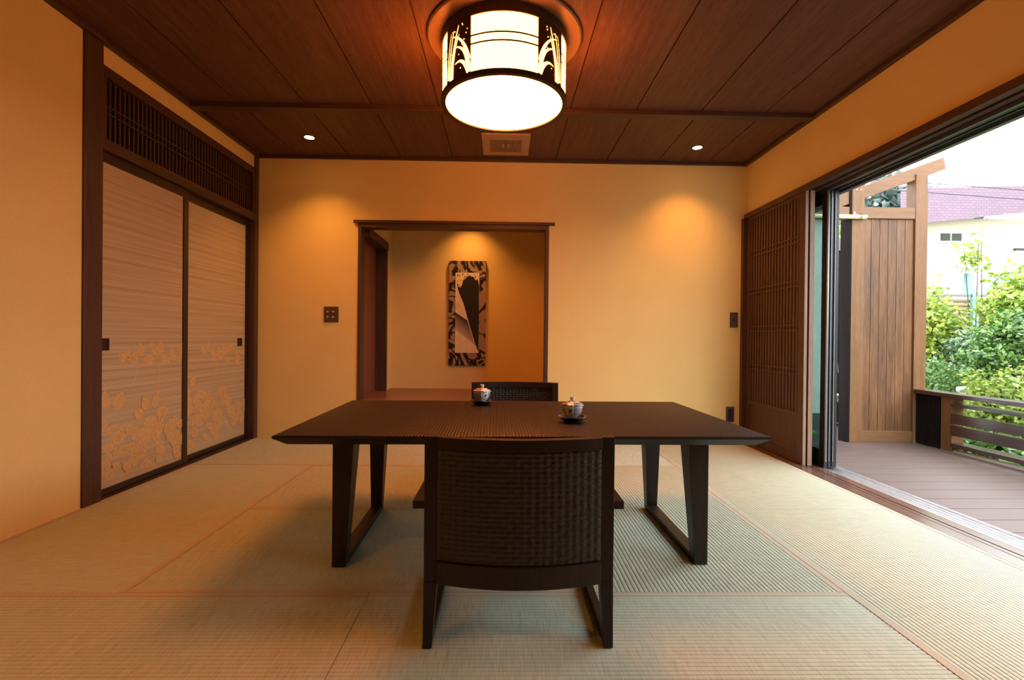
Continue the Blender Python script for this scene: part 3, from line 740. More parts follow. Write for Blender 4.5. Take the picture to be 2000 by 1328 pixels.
# switches, socket, sticker
sw = thing('light_switch', 'square brown switch plate with four buttons left of the alcove', 'light switch', (-1.621, WB, 1.17))
MB().box(-1.688, -1.554, WB - 0.012, WB, 1.097, 1.245).build('plate', M['plate_brown'], sw, 0.002)
for bx in (-1.651, -1.600):
    for bz in (1.147, 1.197):
        MB().tube([(bx, WB - 0.012, bz), (bx, WB - 0.020, bz)], 0.010, 14).build('button', M['chrome'], sw)
sw = thing('light_switch', 'narrow brown switch plate on the far wall beside the lattice doors', 'light switch', (2.228, WB, 1.16))
MB().box(2.190, 2.266, WB - 0.010, WB, 1.086, 1.232).build('plate', M['plate_brown'], sw, 0.002)
MB().tube([(2.226, WB - 0.010, 1.16), (2.226, WB - 0.018, 1.16)], 0.009, 14).build('button', M['black'], sw)
sw = thing('wall_socket', 'brown socket plate low on the far wall by the table corner', 'socket', (2.205, WB, 0.25))
MB().box(2.163, 2.241, WB - 0.010, WB, 0.175, 0.323).build('plate', M['plate_brown'], sw, 0.002)
MB().box(2.180, 2.224, WB - 0.013, WB - 0.010, 0.195, 0.303).build('outlet_insert', M['slot'], sw, 0.001)
tag(MB().box(-2.292, -2.262, WB - 0.0015, WB, 2.592, 2.624).build('sticker', M['sticker']), 'tiny pale square sticker high in the far left corner', 'sticker')

# painting in the alcove
pt = thing('painting', 'tall narrow abstract black ink painting hanging in the alcove', 'painting', (-0.413, AYB, 0.634))
px0, px1, pz0, pz1, py = -0.630, -0.198, 0.634, 1.862, AYB - 0.045
MB().box(px0, px1, py, AYB - 0.002, pz0, pz1).build('painted_ground', M['ink_ground'], pt, 0.002)
ins = MB(); qx0, qx1, qz0, qz1 = -0.553, -0.275, 0.785, 1.722; qy = py - 0.006
ins.box(qx0, qx1, qy, py, qz0, qz1, 0)
def flat(poly, mi, o): ins.add([(x, qy - o, z) for x, z in poly], [tuple(range(len(poly)))], mi)
flat([(qx0, 1.26), (-0.412, 1.165), (-0.335, 0.925), (-0.300, 0.865), (qx0, 1.055)], 2, 0.0006)
rr = random.Random(11)
wedge = [(-0.2765, 0.79), (-0.330, 0.93), (-0.400, 1.16), (-0.455, 1.36), (-0.515, 1.50), (-0.530, 1.555), (-0.490, 1.548), (-0.470, 1.60)]
for i in range(9):
    t = i / 8; wedge.append((-0.466 + t * 0.165 + rr.uniform(-.008, .008), 1.63 + 0.055 * math.sin(t * PI) + rr.uniform(-.018, .018)))
wedge += [(-0.277, 1.57), (-0.2755, 1.20)]
flat(wedge, 1, 0.0012)
for i in range(46):
    x, z = rr.uniform(qx0 + .02, qx1 - .02), rr.uniform(1.53, 1.705); s_ = rr.uniform(.003, .010)
    flat([(x + s_ * math.cos(a) * rr.uniform(.6, 1.2), z + s_ * math.sin(a) * rr.uniform(.6, 1.2)) for a in [i_ * PI / 3.5 for i_ in range(7)]], 1, 0.0014 + i * 0.00002)
ins.build('inner_panel', [M['paper'], M['ink'], M['wash']], pt)

# ================================================================== TABLE
TCX, TCY, TZ = 0.088, 2.400, 0.5887
rot = math.radians(0.95)
tb = thing('dining_table', 'long low dark table with a finely woven top in the room centre', 'table', (TCX, TCY, 0.0013))
tb.rotation_euler = (0, 0, rot)
hx, hy = 0.968, 0.523
def local(mb, name, mat, parent, bevel=0, smooth=False):
    return mb.build(name, mat, parent, bevel, smooth, None)
_old_world = world_of
def tbuild(mb, name, mat, parent, bevel=0.0):      # mesh given in the thing's own frame
    mb.v = [(x + world_of(parent).x, y + world_of(parent).y, z + world_of(parent).z) for x, y, z in mb.v]
    return mb.build(name, mat, parent, bevel)
m = MB()
zt0 = TZ - 0.0055; zt1 = TZ - 0.014; zb_ = TZ - 0.044; ins_ = 0.040
V_ = []
for z, a in ((zt0, 0.0), (zt1, 0.0), (zb_, ins_)):
    V_ += [(-hx + a, -hy + a, z), (hx - a, -hy + a, z), (hx - a, hy - a, z), (-hx + a, hy - a, z)]
m.add(V_, [(0, 1, 2, 3), (11, 10, 9, 8)] + [(r * 4 + i, (r + 1) * 4 + i, (r + 1) * 4 + (i + 1) % 4, r * 4 + (i + 1) % 4) for r in (0, 1) for i in range(4)])
tbuild(m, 'table_top', M['ebony'], tb)
P_, F_ = weave(150, 110, 2 * hx - 0.004, 2 * hy - 0.004, 0.0026, lambda u, v, h: np.stack([u - hx + 0.002, v - hy + 0.002, zt0 + 0.0012 + h], -1))
add_np('woven_surface', P_, F_, M['weave_top'], tb, True)
LX = 0.797; FY0, FY1 = -0.348, 0.352
for sx in (-1, 1):
    for sy, yo in ((-1, FY0), (1, FY1)):
        m = MB()
        def ring(z, wx, wy):
            xo, xi = sx * LX, sx * (LX - wx); ya, yb = yo, yo - sy * wy
            x0, x1 = min(xo, xi), max(xo, xi); y0, y1 = min(ya, yb), max(ya, yb)
            return [(x0, y0, z), (x1, y0, z), (x1, y1, z), (x0, y1, z)]
        m.hexa(ring(0.0, 0.056, 0.050) + ring(zb_, 0.088, 0.105))
        tbuild(m, 'leg', M['ebony'], tb, 0.002)
    xo, xi = sx * LX, sx * (LX - 0.056)
    tbuild(MB().box(xo, xi, FY0 + 0.05, FY1 - 0.05, 0.0, 0.030), 'floor_rail', M['ebony'], tb, 0.002)
    xi = sx * (LX - 0.08)
    tbuild(MB().box(xo - sx * 0.006, xi, FY0 + 0.10, FY1 - 0.10, zb_ - 0.042, zb_), 'top_rail', M['ebony'], tb, 0.002)
m = MB(); m.box(-LX + 0.09, LX - 0.09, -0.02, 0.02, zb_ - 0.05, zb_)
tbuild(m, 'centre_rail', M['ebony'], tb, 0.002)

# ================================================================== CHAIRS
def make_chair(label):
    root = thing('armchair', label, 'armchair', (0, 0, 0), 'low woven armchairs at the table')
    HW = 0.295; YB = -0.25; YFRONT = 0.24
    def bow(x): return YB - 0.055 * (1 - (x / HW) ** 2)
    for sx in (-1, 1):
        m = MB()
        def q(z, wo, wi, y0, y1):
            a, b = sx * wo, sx * wi
            return [(min(a, b), y0, z), (max(a, b), y0, z), (max(a, b), y1, z), (min(a, b), y1, z)]
        m.hexa(q(0, HW + 0.002, HW - 0.026, YB, YB + 0.042) + q(0.21, HW, HW - 0.041, YB, YB + 0.045))
        m.hexa(q(0.21, HW, HW - 0.041, YB, YB + 0.045) + q(0.66, HW, HW - 0.041, YB - 0.004, YB + 0.032))
        tbuild(m, 'rear_leg', M['ebony'], root, 0.002)
        m = MB(); m.hexa(q(0, HW + 0.002, HW - 0.026, YFRONT - 0.042, YFRONT) + q(0.415, HW, HW - 0.041, YFRONT - 0.05, YFRONT))
        tbuild(m, 'front_leg', M['ebony'], root, 0.002)
        tbuild(MB().box(sx * (HW + 0.002), sx * (HW - 0.026), YB + 0.042, YFRONT - 0.042, 0.0, 0.028), 'floor_rail', M['ebony'], root, 0.002)
        m = MB(); m.hexa(q(0.415, HW + 0.046, HW - 0.030, YB + 0.055, YFRONT + 0.02) + q(0.442, HW + 0.046, HW - 0.030, YB + 0.055, YFRONT + 0.02))
        tbuild(m, 'armrest', M['ebony'], root, 0.003)
    xs_ = [(-HW + 0.041) + i * (2 * HW - 0.082) / 16 for i in range(17)]
    def curved(z0, z1, th, name):
        m = MB(); vs = []
        for x in xs_:
            y = bow(x); vs += [(x, y, z0), (x, y + th, z0), (x, y + th, z1), (x, y, z1)]
        fs = [(3, 2, 1, 0), tuple(16 * 4 + i for i in range(4))]
        for i in range(16):
            for a in range(4): b = (a + 1) % 4; fs.append((i * 4 + a, i * 4 + b, (i + 1) * 4 + b, (i + 1) * 4 + a))
        m.add(vs, fs); tbuild(m, name, M['ebony'], root, 0.0015)
    curved(0.623, 0.660, 0.030, 'top_rail'); curved(0.208, 0.277, 0.030, 'lower_rail')
    W2 = HW - 0.041
    def back(u, v, h):
        x = u - W2; return np.stack([x, YB - 0.055 * (1 - (x / HW) ** 2) + 0.009 - h, 0.277 + v], -1)
    P, F = weave(22, 23, 2 * W2, 0.346, 0.0045, back)
    pn = add_np('woven_back', P, F, M['weave_chair'], root, True)
    def front(u, v, h):
        x = u - W2; return np.stack([x, YB - 0.055 * (1 - (x / HW) ** 2) + 0.016 + h, 0.277 + v], -1)
    P, F = weave(22, 23, 2 * W2, 0.346, 0.0045, front)
    add_np('woven_back_front', P, F[:, ::-1], M['weave_chair'], root, True)
    tbuild(MB().box(-W2, W2, YB + 0.03, YFRONT - 0.01, 0.245, 0.275), 'seat_frame', M['ebony'], root, 0.002)
    m = MB(); m.box(-W2 + 0.01, W2 - 0.01, YB + 0.04, YFRONT, 0.275, 0.31)
    tbuild(m, 'seat', M['weave_chair'], root, 0.010)
    return root
ch = make_chair('dark armchair in front of the table, its woven back towards the viewer')
ch2 = copy_tree(ch)
ch['label'] = 'dark armchair in front of the table, its woven back towards the viewer'
ch2['label'] = 'dark armchair behind the table, only the top of its back showing'
ch.location = (0.0585, 1.756, 0.0012)
ch2.location = (0.090, 3.09, 0.0012); ch2.rotation_euler = (0, 0, PI)

# ================================================================== TEA SETS
def tea_set(x, y, zt, lab_cup, lab_saucer, a):
    s = MB()
    s.lathe([(0.0, 0.0058), (0.030, 0.0058), (0.040, 0.0000), (0.043, 0.0029), (0.050, 0.0116), (0.064, 0.0203), (0.0655, 0.0239), (0.062, 0.0239), (0.046, 0.0145), (0.034, 0.0123), (0.0, 0.0123)],
            (x, y, zt), 60, None, lambda t: 1 + 0.022 * math.cos(5 * t))
    so = s.build('saucer', M['lacquer'], None, 0, True, origin=(x, y, zt)); tag(so, lab_saucer, 'saucer', 'black lacquer saucers')
    z0 = zt + 0.0126
    cup = thing('lidded_teacup', lab_cup, 'teacup', (x, y, z0), 'lidded porcelain teacups')
    b = MB(); b.lathe([(0.0, 0.003), (0.020, 0.003), (0.022, 0.0), (0.024, 0.0), (0.0245, 0.010), (0.034, 0.018), (0.041, 0.030), (0.0455, 0.048), (0.0475, 0.060), (0.0465, 0.060), (0.043, 0.045), (0.030, 0.020), (0.0, 0.014)], (x, y, z0), 48)
    bo = b.build('bowl', M['porcelain'], cup, 0, True)
    bo.rotation_euler = (0, 0, a)
    l = MB(); l.lathe([(0.0500, 0.0605), (0.0515, 0.0625), (0.046, 0.068), (0.030, 0.0765), (0.012, 0.081), (0.0, 0.082)], (x, y, z0), 48)
    lo = l.build('lid', M['porcelain'], cup, 0, True); lo.rotation_euler = (0, 0, a)
    kn = MB(); kn.lathe([(0.009, 0.0805), (0.0085, 0.086), (0.0105, 0.094), (0.0115, 0.0985), (0.0085, 0.0985), (0.006, 0.094), (0.0, 0.093)], (x, y, z0), 24)
    kn.build('knob', M['porcelain_plain'], lo, 0, True)
zsurf = TZ + 0.0018
tea_set(-0.111, 2.745, zsurf, 'blue and white lidded teacup on the far side of the table', 'black lacquer saucer under the farther teacup', 0.35)
tea_set(0.322, 2.205, zsurf, 'blue and white lidded teacup nearer the viewer, right of centre', 'black lacquer saucer under the nearer teacup', -0.5)

# ================================================================== OUTSIDE: DECK
dk = MB(); y = WF - 0.5; i = 0
while y < 5.7:
    dk.box(2.622, 4.075, y + 0.003, y + 0.1785, -0.06, -0.030); y += 0.1815
dk.box(2.60, 4.07, WF - 0.5, 5.7, -0.10, -0.062)
struct('floor_deck', dk, M['deck'], 'grey brown boarded deck outside the open doorway', 'deck', 0.001)
PY = 4.713
pn = thing('privacy_partition', 'tall cedar plank partition with posts standing on the deck', 'partition', (3.8, PY, -0.03))
MB().box(3.425, 3.550, PY, PY + 0.118, -0.03, 2.60).build('post', M['cedar_post'], pn, 0.003)
MB().box(4.060, 4.182, PY, PY + 0.118, -0.03, 2.62).build('post', M['cedar_post'], pn, 0.003)
MB().box(3.402, 3.4235, PY + 0.002, PY + 0.13, -0.03, 2.59).build('shade_board', M['dark_board'], pn, 0.001)  # added dark board puts the shade on the post's left face
b = MB(); b.box(3.05, 3.402, PY + 0.004, PY + 0.105, 2.176, 2.288); b.box(3.550, 4.060, PY + 0.004, PY + 0.105, 2.176, 2.288)
b.build('cross_beam', M['cedar_beam'], pn, 0.003)
w = 0.510 / 6
for i in range(6):
    MB().box(3.550 + i * w + 0.0015, 3.550 + (i + 1) * w - 0.0015, PY + 0.022, PY + 0.045, 0.082, 2.176).build('plank', M['cedar_plank'], pn, 0.0025)
MB().box(3.550, 4.060, PY + 0.006, PY + 0.06, -0.03, 0.082).build('bottom_rail', M['cedar_beam'], pn, 0.003)
r_ = MB(); sl = (2.793 - 2.498) / (4.341 - 3.551)
za = lambda x: 2.498 + (x - 3.551) * sl
r_.hexa([(3.05, PY + 0.012, za(3.05) - .125), (4.37, PY + 0.012, za(4.37) - .125), (4.37, PY + 0.13, za(4.37) - .125), (3.05, PY + 0.13, za(3.05) - .125),
         (3.05, PY + 0.012, za(3.05)), (4.345, PY + 0.012, za(4.345)), (4.345, PY + 0.13, za(4.345)), (3.05, PY + 0.13, za(3.05))])
r_.build('sloping_rafter', M['cedar_beam'], pn, 0.003)
s = MB()
for x in (3.47, 3.51): s.tube([(x, PY - 0.002, 2.455), (x, PY + 0.004, 2.455)], 0.006, 10)
for i in range(6):
    for dx in (0.2, 0.8): s.tube([(3.550 + (i + dx) * w, PY + 0.019, 1.075), (3.550 + (i + dx) * w, PY + 0.024, 1.075)], 0.0022, 8)
s.build('screws', M['chrome'], pn)
# bamboo pole with cord and hook
bp = thing('bamboo_pole', 'pale bamboo pole hanging before the partition beam', 'pole', (3.2, PY - 0.03, 2.178))
p_ = MB(); p_.tube([(2.72, PY - 0.024, 2.185), (3.548, PY - 0.024, 2.182)], 0.0205, 16)
for x in (2.9, 3.22): p_.tube([(x - 0.006, PY - 0.024, 2.184), (x + 0.006, PY - 0.024, 2.184)], 0.0222, 16)
p_.build('cane', M['bamboo'], bp, 0, True)
MB().tube([(3.478, PY - 0.047, 2.162), (3.486, PY - 0.049, 2.185), (3.497, PY - 0.040, 2.206), (3.502, PY - 0.01, 2.215)], 0.0035, 6).build('tie_cord', M['black'], bp)
MB().box(3.437, 3.452, PY - 0.006, PY, 2.205, 2.235).build('hook', M['white_paint'], bp)

# shower corner behind the partition
sh = MB(); 
for i in range(12): sh.box(3.0 + i * 0.1 + .001, 3.0 + (i + 1) * 0.1 - .001, 5.60, 5.63, -0.03, 2.02)
struct('wall_shower', sh, M['dark_board'], 'dark boarded shower wall behind the partition post', 'wall')
struct('trim_18', MB().box(2.98, 4.22, 5.585, 5.645, 2.02, 2.16), M['rail_wood'], 'brown capping board on the dark shower wall', 'capping')
sm = thing('shower_mixer', 'chrome shower mixer with hose just visible beside the partition post', 'shower', (3.86, 5.59, 0.3))
MB().tube([(3.80, 5.56, 0.33), (3.98, 5.56, 0.33)], 0.032, 14).build('valve_body', M['chrome'], sm, 0, True)
MB().tube([(3.90, 5.56, 0.30), (3.90, 5.56, 0.25)], 0.014, 10).build('outlet', M['chrome'], sm, 0, True)
MB().tube([(3.78, 5.52, 1.0), (3.83, 5.52, 0.80), (3.885, 5.53, 0.60)], 0.013, 10).build('grab_rail', M['chrome'], sm, 0, True)
MB().tube([(3.86, 5.56, 0.22), (3.84, 5.55, 0.12), (3.86, 5.53, 0.03), (3.93, 5.50, -0.03 + 0.01)], 0.007, 8).build('hose', M['chrome'], sm, 0, True)
# annex wall seen through the glass
an = MB(); an.box(2.72, 3.19, 4.75, 4.85, 0.25, 2.17)
struct('wall_annex', an, M['annex_wall'], 'pale grey outer wall seen through the glass doors', 'wall')
struct('baseboard_annex', MB().box(2.72, 3.19, 4.745, 4.85, -0.03, 0.25), M['annex_base'], 'dark base of the outer wall seen through the glass', 'baseboard')

# railing
rl = thing('deck_railing', 'low dark wooden railing along the far edge of the deck', 'railing', (4.12, 3.0, -0.03))
YE = 0.6
MB().box(4.06, 4.20, YE, PY - 0.002, 0.462, 0.500).build('top_cap', M['rail_wood'], rl, 0.003)
MB().box(4.075, 4.185, 4.315, 4.425, -0.03, 0.462).build('post', M['cedar_post'], rl, 0.003)
s = MB()
for i in range(9):
    y = 4.44 + i * 0.030; s.box(4.085, 4.105, y, y + 0.024, -0.03, 0.462)
s.box(4.108, 4.12, 4.43, PY, -0.03, 0.462)
s.build('slatted_panel', M['dark_board'], rl, 0.001)
MB().box(4.06, 4.20, YE, 4.315, 0.385, 0.412).build('rail', M['rail_wood'], rl, 0.002)
MB().box(4.062, 4.10, YE, 4.315, 0.232, 0.318).build('rail', M['rail_wood'], rl, 0.002)
MB().box(4.062, 4.10, YE, 4.315, 0.125, 0.215).build('rail', M['rail_wood'], rl, 0.002)
MB().box(4.06, 4.20, YE, 4.315, 0.018, 0.055).build('rail', M['rail_wood'], rl, 0.002)
tag(MB().tube([(4.108, YE, -0.032), (4.108, 4.31, -0.032)], 0.028, 14).build('edge_pipe', M['pipe'], None, 0, True), 'pale round pipe along the deck edge under the railing', 'pipe')

# ================================================================== GARDEN
g = MB(); 
struct('ground', g.box(4.19, 60, -6, 60, -0.6, -0.35), M['soil'], 'dark garden soil below the shrubs', 'ground')

def leaves(n, c, rad, size, seed, flat=0.3, shell=0.55, clip=None, lump=0.25):
    r = np.random.default_rng(seed)
    d = r.normal(size=(n, 3)); d /= np.linalg.norm(d, axis=1)[:, None]
    rr = (shell + (1 - shell) * r.random(n)) ** 1.0
    ph = r.random((3, 4)) * 6.28
    bumpf = 1 + lump * (np.sin(d[:, 0] * 5 + ph[0, 0]) * np.sin(d[:, 1] * 5 + ph[1, 0]) + 0.6 * np.sin(d[:, 2] * 8 + ph[2, 0]))
    p = np.array(c) + d * (rr * bumpf)[:, None] * np.array(rad)
    nrm = d * 0.6 + r.normal(size=(n, 3)) * 0.6 + np.array([0, 0, flat]); nrm /= np.linalg.norm(nrm, axis=1)[:, None]
    t = np.cross(nrm, r.normal(size=(n, 3))); t /= np.linalg.norm(t, axis=1)[:, None]
    b = np.cross(nrm, t)
    L = size * (0.6 + 0.8 * r.random(n))[:, None]; Wd = L * 0.30
    tip = p + t * L; base = p - t * L * 0.0
    l = p + t * L * 0.45 + b * Wd + nrm * L * 0.10; q = p + t * L * 0.45 - b * Wd + nrm * L * 0.10
    v = np.stack([base, q, tip, l], 1).reshape(-1, 3)
    f = np.arange(n * 4).reshape(n, 4)
    return v, f

def shrub(name, label, cat, c, rad, n, size, mat, seed, flat=0.3, shell=0.5, stems=5, zg=-0.36, lump=0.25, group='garden shrubs beyond the railing', sr=0.022):
    root = thing(name, label, cat, (c[0], c[1], zg), group)
    v, f = leaves(n, c, rad, size, seed, flat, shell, None, lump)
    add_np('foliage', v, f, mat, root, False, (c[0], c[1], zg))
    r = random.Random(seed); m = MB()
    for i in range(stems):
        a = r.uniform(0, 6.28); q = r.uniform(0.3, 0.8)
        e = (c[0] + rad[0] * q * math.cos(a), c[1] + rad[1] * q * math.sin(a), c[2] + rad[2] * r.uniform(0.2, 0.75))
        s0 = (c[0] + 0.05 * math.cos(a), c[1] + 0.05 * math.sin(a), zg)
        mid = tuple((s0[k] * 0.55 + e[k] * 0.45) + r.uniform(-.05, .05) for k in range(3))
        m.tube([s0, mid, e], sr, 6, None, sr * 0.3)
    m.build('stems', M['bark'], root)
    return root
shrub('round_azalea', 'rounded clipped azalea against the partition post', 'shrub', (5.17, 5.86, 0.30), (0.42, 0.40, 0.46), 5200, 0.045, M['leaf_mid'], 1, 0.5, 0.72, 6, -0.36, 0.08)
shrub('leafy_shrub', 'tall yellow green shrub rising left, beside the partition post', 'shrub', (6.20, 6.95, 0.95), (0.50, 0.45, 0.85), 5200, 0.070, M['leaf_bright'], 2, 0.3, 0.45)
shrub('leafy_shrub', 'grey green shrub at the middle of the garden view', 'shrub', (6.42, 6.55, 0.58), (0.46, 0.42, 0.52), 5600, 0.060, M['leaf_grey'], 3, 0.3, 0.4)
shrub('leafy_shrub', 'tall bright shrub at the right edge of the garden view', 'shrub', (6.92, 6.32, 1.20), (0.50, 0.48, 0.82), 6500, 0.075, M['leaf_bright'], 4, 0.3, 0.4)
shrub('leafy_shrub', 'low fresh green shrub behind the right end of the railing', 'shrub', (5.18, 4.92, 0.26), (0.42, 0.36, 0.38), 4600, 0.055, M['leaf_bright'], 5, 0.4, 0.4)
shrub('leafy_shrub', 'mid green shrub filling the gap below the grey green one', 'shrub', (5.95, 6.02, 0.32), (0.46, 0.34, 0.42), 4200, 0.060, M['leaf_mid'], 6, 0.3, 0.4)
shrub('fern_clump', 'low dark fern clump seen between the railing boards', 'fern', (4.62, 4.45, -0.16), (0.30, 0.36, 0.24), 1500, 0.12, M['leaf_dark'], 7, 0.5, 0.3)
shrub('fern_clump', 'second dark fern clump lower right, below the railing', 'fern', (4.62, 3.62, -0.16), (0.30, 0.38, 0.26), 1500, 0.12, M['leaf_mid'], 8, 0.5, 0.3)
shrub('wispy_sapling', 'thin sapling with sparse leaves standing against the white house', 'sapling', (7.2, 7.3, 2.25), (0.26, 0.22, 0.42), 130, 0.09, M['leaf_bright'], 9, 0.2, 0.1, 3, -0.36, 0.25, 'garden shrubs beyond the railing', 0.012)
# dark pine at the right edge
pine = thing('garden_pine', 'dark green pine with a leaning trunk at the right edge', 'tree', (6.05, 5.45, -0.36), None)
V_, F_ = [], []; off = 0
for cc, rr_, n in (((5.84, 5.56, 0.97), (0.34, 0.30, 0.18), 2600), ((6.10, 5.48, 1.12), (0.45, 0.4, 0.24), 2600), ((5.56, 5.42, 0.80), (0.30, 0.3, 0.16), 1400)):
    v, f = leaves(n, cc, rr_, 0.055, int(cc[2] * 100), 0.5, 0.35); V_.append(v); F_.append(f + off); off += len(v)
add_np('foliage', np.concatenate(V_), np.concatenate(F_), M['leaf_dark'], pine, False, (6.05, 5.45, -0.36))
MB().tube([(6.05, 5.25, -0.36), (6.02, 5.28, 0.2), (5.92, 5.36, 0.52), (5.76, 5.44, 0.72), (5.64, 5.52, 0.86)], 0.075, 10, None, 0.03).build('trunk', M['bark'], pine)
sapl = MB().tube([(5.17, 5.40, 0.43), (5.50, 5.40, 0.437)], 0.034, 12)
tag(sapl.build('pale_log', M['stone'], None, 0, True), 'pale stone bar lying among the shrubs', 'stone')
# tree seen above the shower wall
shrub('leafy_tree', 'bright tree crown seen above the dark shower wall', 'tree', (5.2, 8.6, 2.75), (1.3, 0.9, 1.0), 3600, 0.10, M['leaf_bright'], 12, 0.3, 0.4, 7, -0.36, 0.2, None)

# unseen hedge added to block low-angle daylight into the room
hg = thing('light_blocking_hedge', 'unseen hedge added opposite the open doorway to block low daylight', 'hedge', (6.9, -0.5, -0.36))
rh = np.random.default_rng(21); nh = 15000
ph = np.stack([6.3 + 1.1 * rh.random(nh), -5.2 + 9.0 * rh.random(nh), -0.3 + 2.3 * rh.random(nh)], -1)
th = rh.normal(size=(nh, 3)); th /= np.linalg.norm(th, axis=1)[:, None]; bh = np.cross(th, rh.normal(size=(nh, 3))); bh /= np.linalg.norm(bh, axis=1)[:, None]
Sh = (0.06 + 0.06 * rh.random(nh))[:, None]
add_np('foliage', np.stack([ph - th * Sh, ph - bh * Sh * .5, ph + th * Sh, ph + bh * Sh * .5], 1).reshape(-1, 3), np.arange(nh * 4).reshape(nh, 4), M['leaf_dark'], hg, False, (6.9, -0.5, -0.36))
m = MB()
for i in range(9): m.tube([(6.9, -5 + i, -0.36), (6.9, -5 + i, 1.8)], 0.04, 6)
m.build('stems', M['bark'], hg)

# fence of bamboo with posts
fy = 8.2
fc = thing('bamboo_fence', 'tan bamboo screen fence behind the shrubs', 'fence', (8.6, fy, -0.36))
m = MB()
for i in range(26): m.tube([(6.4, fy, -0.20 + i * 0.075), (10.6, fy, -0.20 + i * 0.075)], 0.034, 8)
m.build('cane_screen', M['bamboo_fence'], fc)
for x in (7.35, 8.05, 9.2): MB().box(x - 0.05, x + 0.05, fy - 0.09, fy - 0.035, -0.35, 1.82).build('post', M['green_pole'], fc)
MB().box(6.4, 10.6, fy - 0.07, fy - 0.03, 1.74, 1.78).build('top_rail', M['rail_wood'], fc)
# carport canopy
cp = thing('carport_canopy', 'pale green canopy on thin posts before the white house', 'canopy', (13.5, 12.0, -0.36))
m = MB(); m.hexa([(9.5, 11.4, 2.55), (16, 11.4, 2.80), (16, 13.2, 3.15), (9.5, 13.2, 2.95), (9.5, 11.4, 2.58), (16, 11.4, 2.83), (16, 13.2, 3.18), (9.5, 13.2, 2.98)])
m.build('canopy_sheet', M['canopy'], cp)
for x in (11.2, 12.2, 13.6): MB().box(x - 0.06, x + 0.06, 11.42, 11.54, -0.36, 2.72).build('post', M['green_pole'], cp)
MB().tube([(11.55, 11.5, 2.10), (12.15, 11.5, 2.70)], 0.03, 6).build('brace', M['green_pole'], cp)

# neighbouring house
hs = thing('neighbouring_house', 'cream walled house with a mauve tiled roof beyond the garden', 'house', (15, 16, -0.36))
m = MB(); m.hexa([(12.9, 15.4, -0.36), (24, 15.4, -0.36), (24, 22, -0.36), (19, 22, -0.36), (12.9, 15.4, 4.95), (24, 15.4, 4.95), (24, 22, 4.95), (19, 22, 4.95)]); m.build('house_wall', M['house_wall'], hs)
e0, e1 = 4.50, 5.28     # eave line rises to the right
m = MB()
m.hexa([(12.35, 14.9, 4.57), (24.5, 14.9, 6.02), (24.5, 18.5, 6.9), (15.9, 18.5, 5.9), (12.35, 14.9, 5.72), (24.5, 14.9, 5.75 + .45), (24.5, 18.5, 7.3), (15.9, 18.5, 6.75)])
m.build('roof', M['roof'], hs)
wn = MB(); wn.box(13.95, 14.75, 15.33, 15.40, 4.16, 4.50); wo = wn.build('window', M['white_paint'], hs)
m = MB(); m.box(14.02, 14.33, 15.31, 15.34, 4.21, 4.45); m.box(14.39, 14.70, 15.31, 15.34, 4.21, 4.45); m.build('panes', M['window_dark'], wo)
wn = MB(); wn.box(16.5, 17.6, 15.33, 15.40, 2.9, 3.98); wo = wn.build('window', M['white_paint'], hs)
m = MB(); m.box(16.45, 17.65, 15.28, 15.36, 3.93, 4.0); m.build('window_hood', M['window_dark'], wo)
m = MB(); m.tube([(12.6, 16.5, 6.26), (16.2, 17.2, 6.72)], 0.035, 6)
for x, y, z in ((14.3, 16.83, 6.1), (12.6, 16.5, 5.9), (15.7, 17.1, 6.35)): m.tube([(x, y, z), (x, y, z + 0.36)], 0.03, 6)
m.build('roof_rail', M['white_paint'], hs)
# cables
for y0, z0, z1, lab in ((14.0, 5.62, 5.30, 'upper thin cable crossing before the mauve roof'), (14.0, 5.35, 5.02, 'lower thin cable crossing before the mauve roof')):
    tag(MB().tube([(10.0, y0, z0 + 0.1), (13, y0, z0 - 0.05), (18.0, y0, z1)], 0.012, 5).build('overhead_cable', M['slot']), lab, 'cable')
# wooded hill
hl = MB(); n = 40; vs = []
for i in range(n + 1):
    x = 30 + i * 1.5
    h = 10 + 14.5 / (1 + math.exp((x - 73) / 2.2)) + 1.6 * math.sin(x * 0.33) + 0.5 * math.sin(i * 1.7)
    vs += [(x, 58, -0.4), (x, 58 + h * 0.4, h * 0.6), (x, 58 + h * 0.75, h)]
hl.add(vs, [(3 * i + a, 3 * i + 3 + a, 3 * i + 4 + a, 3 * i + 1 + a) for i in range(n) for a in (0, 1)])
hill = struct('hill', hl, plain('hill_undergrowth', (0.05, 0.075, 0.06), 0.9, 0, 0.1, 0.4, 0.5), 'distant wooded hill behind the house', 'hill')
r_ = np.random.default_rng(5); nL = 5200
xx = 30 + r_.random(nL) * 60
hh = 10 + 14.5 / (1 + np.exp((xx - 73) / 2.2)) + 1.6 * np.sin(xx * 0.33)
t_ = r_.random(nL); ctr = np.stack([xx, 57.5 + hh * 0.75 * t_, hh * (0.12 + 0.93 * t_)], -1) + r_.normal(size=(nL, 3)) * 0.5
tv = r_.normal(size=(nL, 3)); tv /= np.linalg.norm(tv, axis=1)[:, None]; bv = np.cross(tv, r_.normal(size=(nL, 3))); bv /= np.linalg.norm(bv, axis=1)[:, None]
S_ = (0.35 + 0.5 * r_.random(nL))[:, None]
vq = np.stack([ctr - tv * S_, ctr - bv * S_, ctr + tv * S_, ctr + bv * S_], 1).reshape(-1, 3)
hf = add_np('hill_trees', vq, np.arange(nL * 4).reshape(nL, 4), M['leaf_hill'])
tag(hf, 'mass of tree foliage covering the distant hill', 'trees', None, 'stuff')

# ================================================================== LIGHT
SKY = 8.8
world = bpy.data.worlds.new('overcast_sky'); SC.world = world; world.use_nodes = True
wt = world.node_tree; bg = wt.nodes['Background']
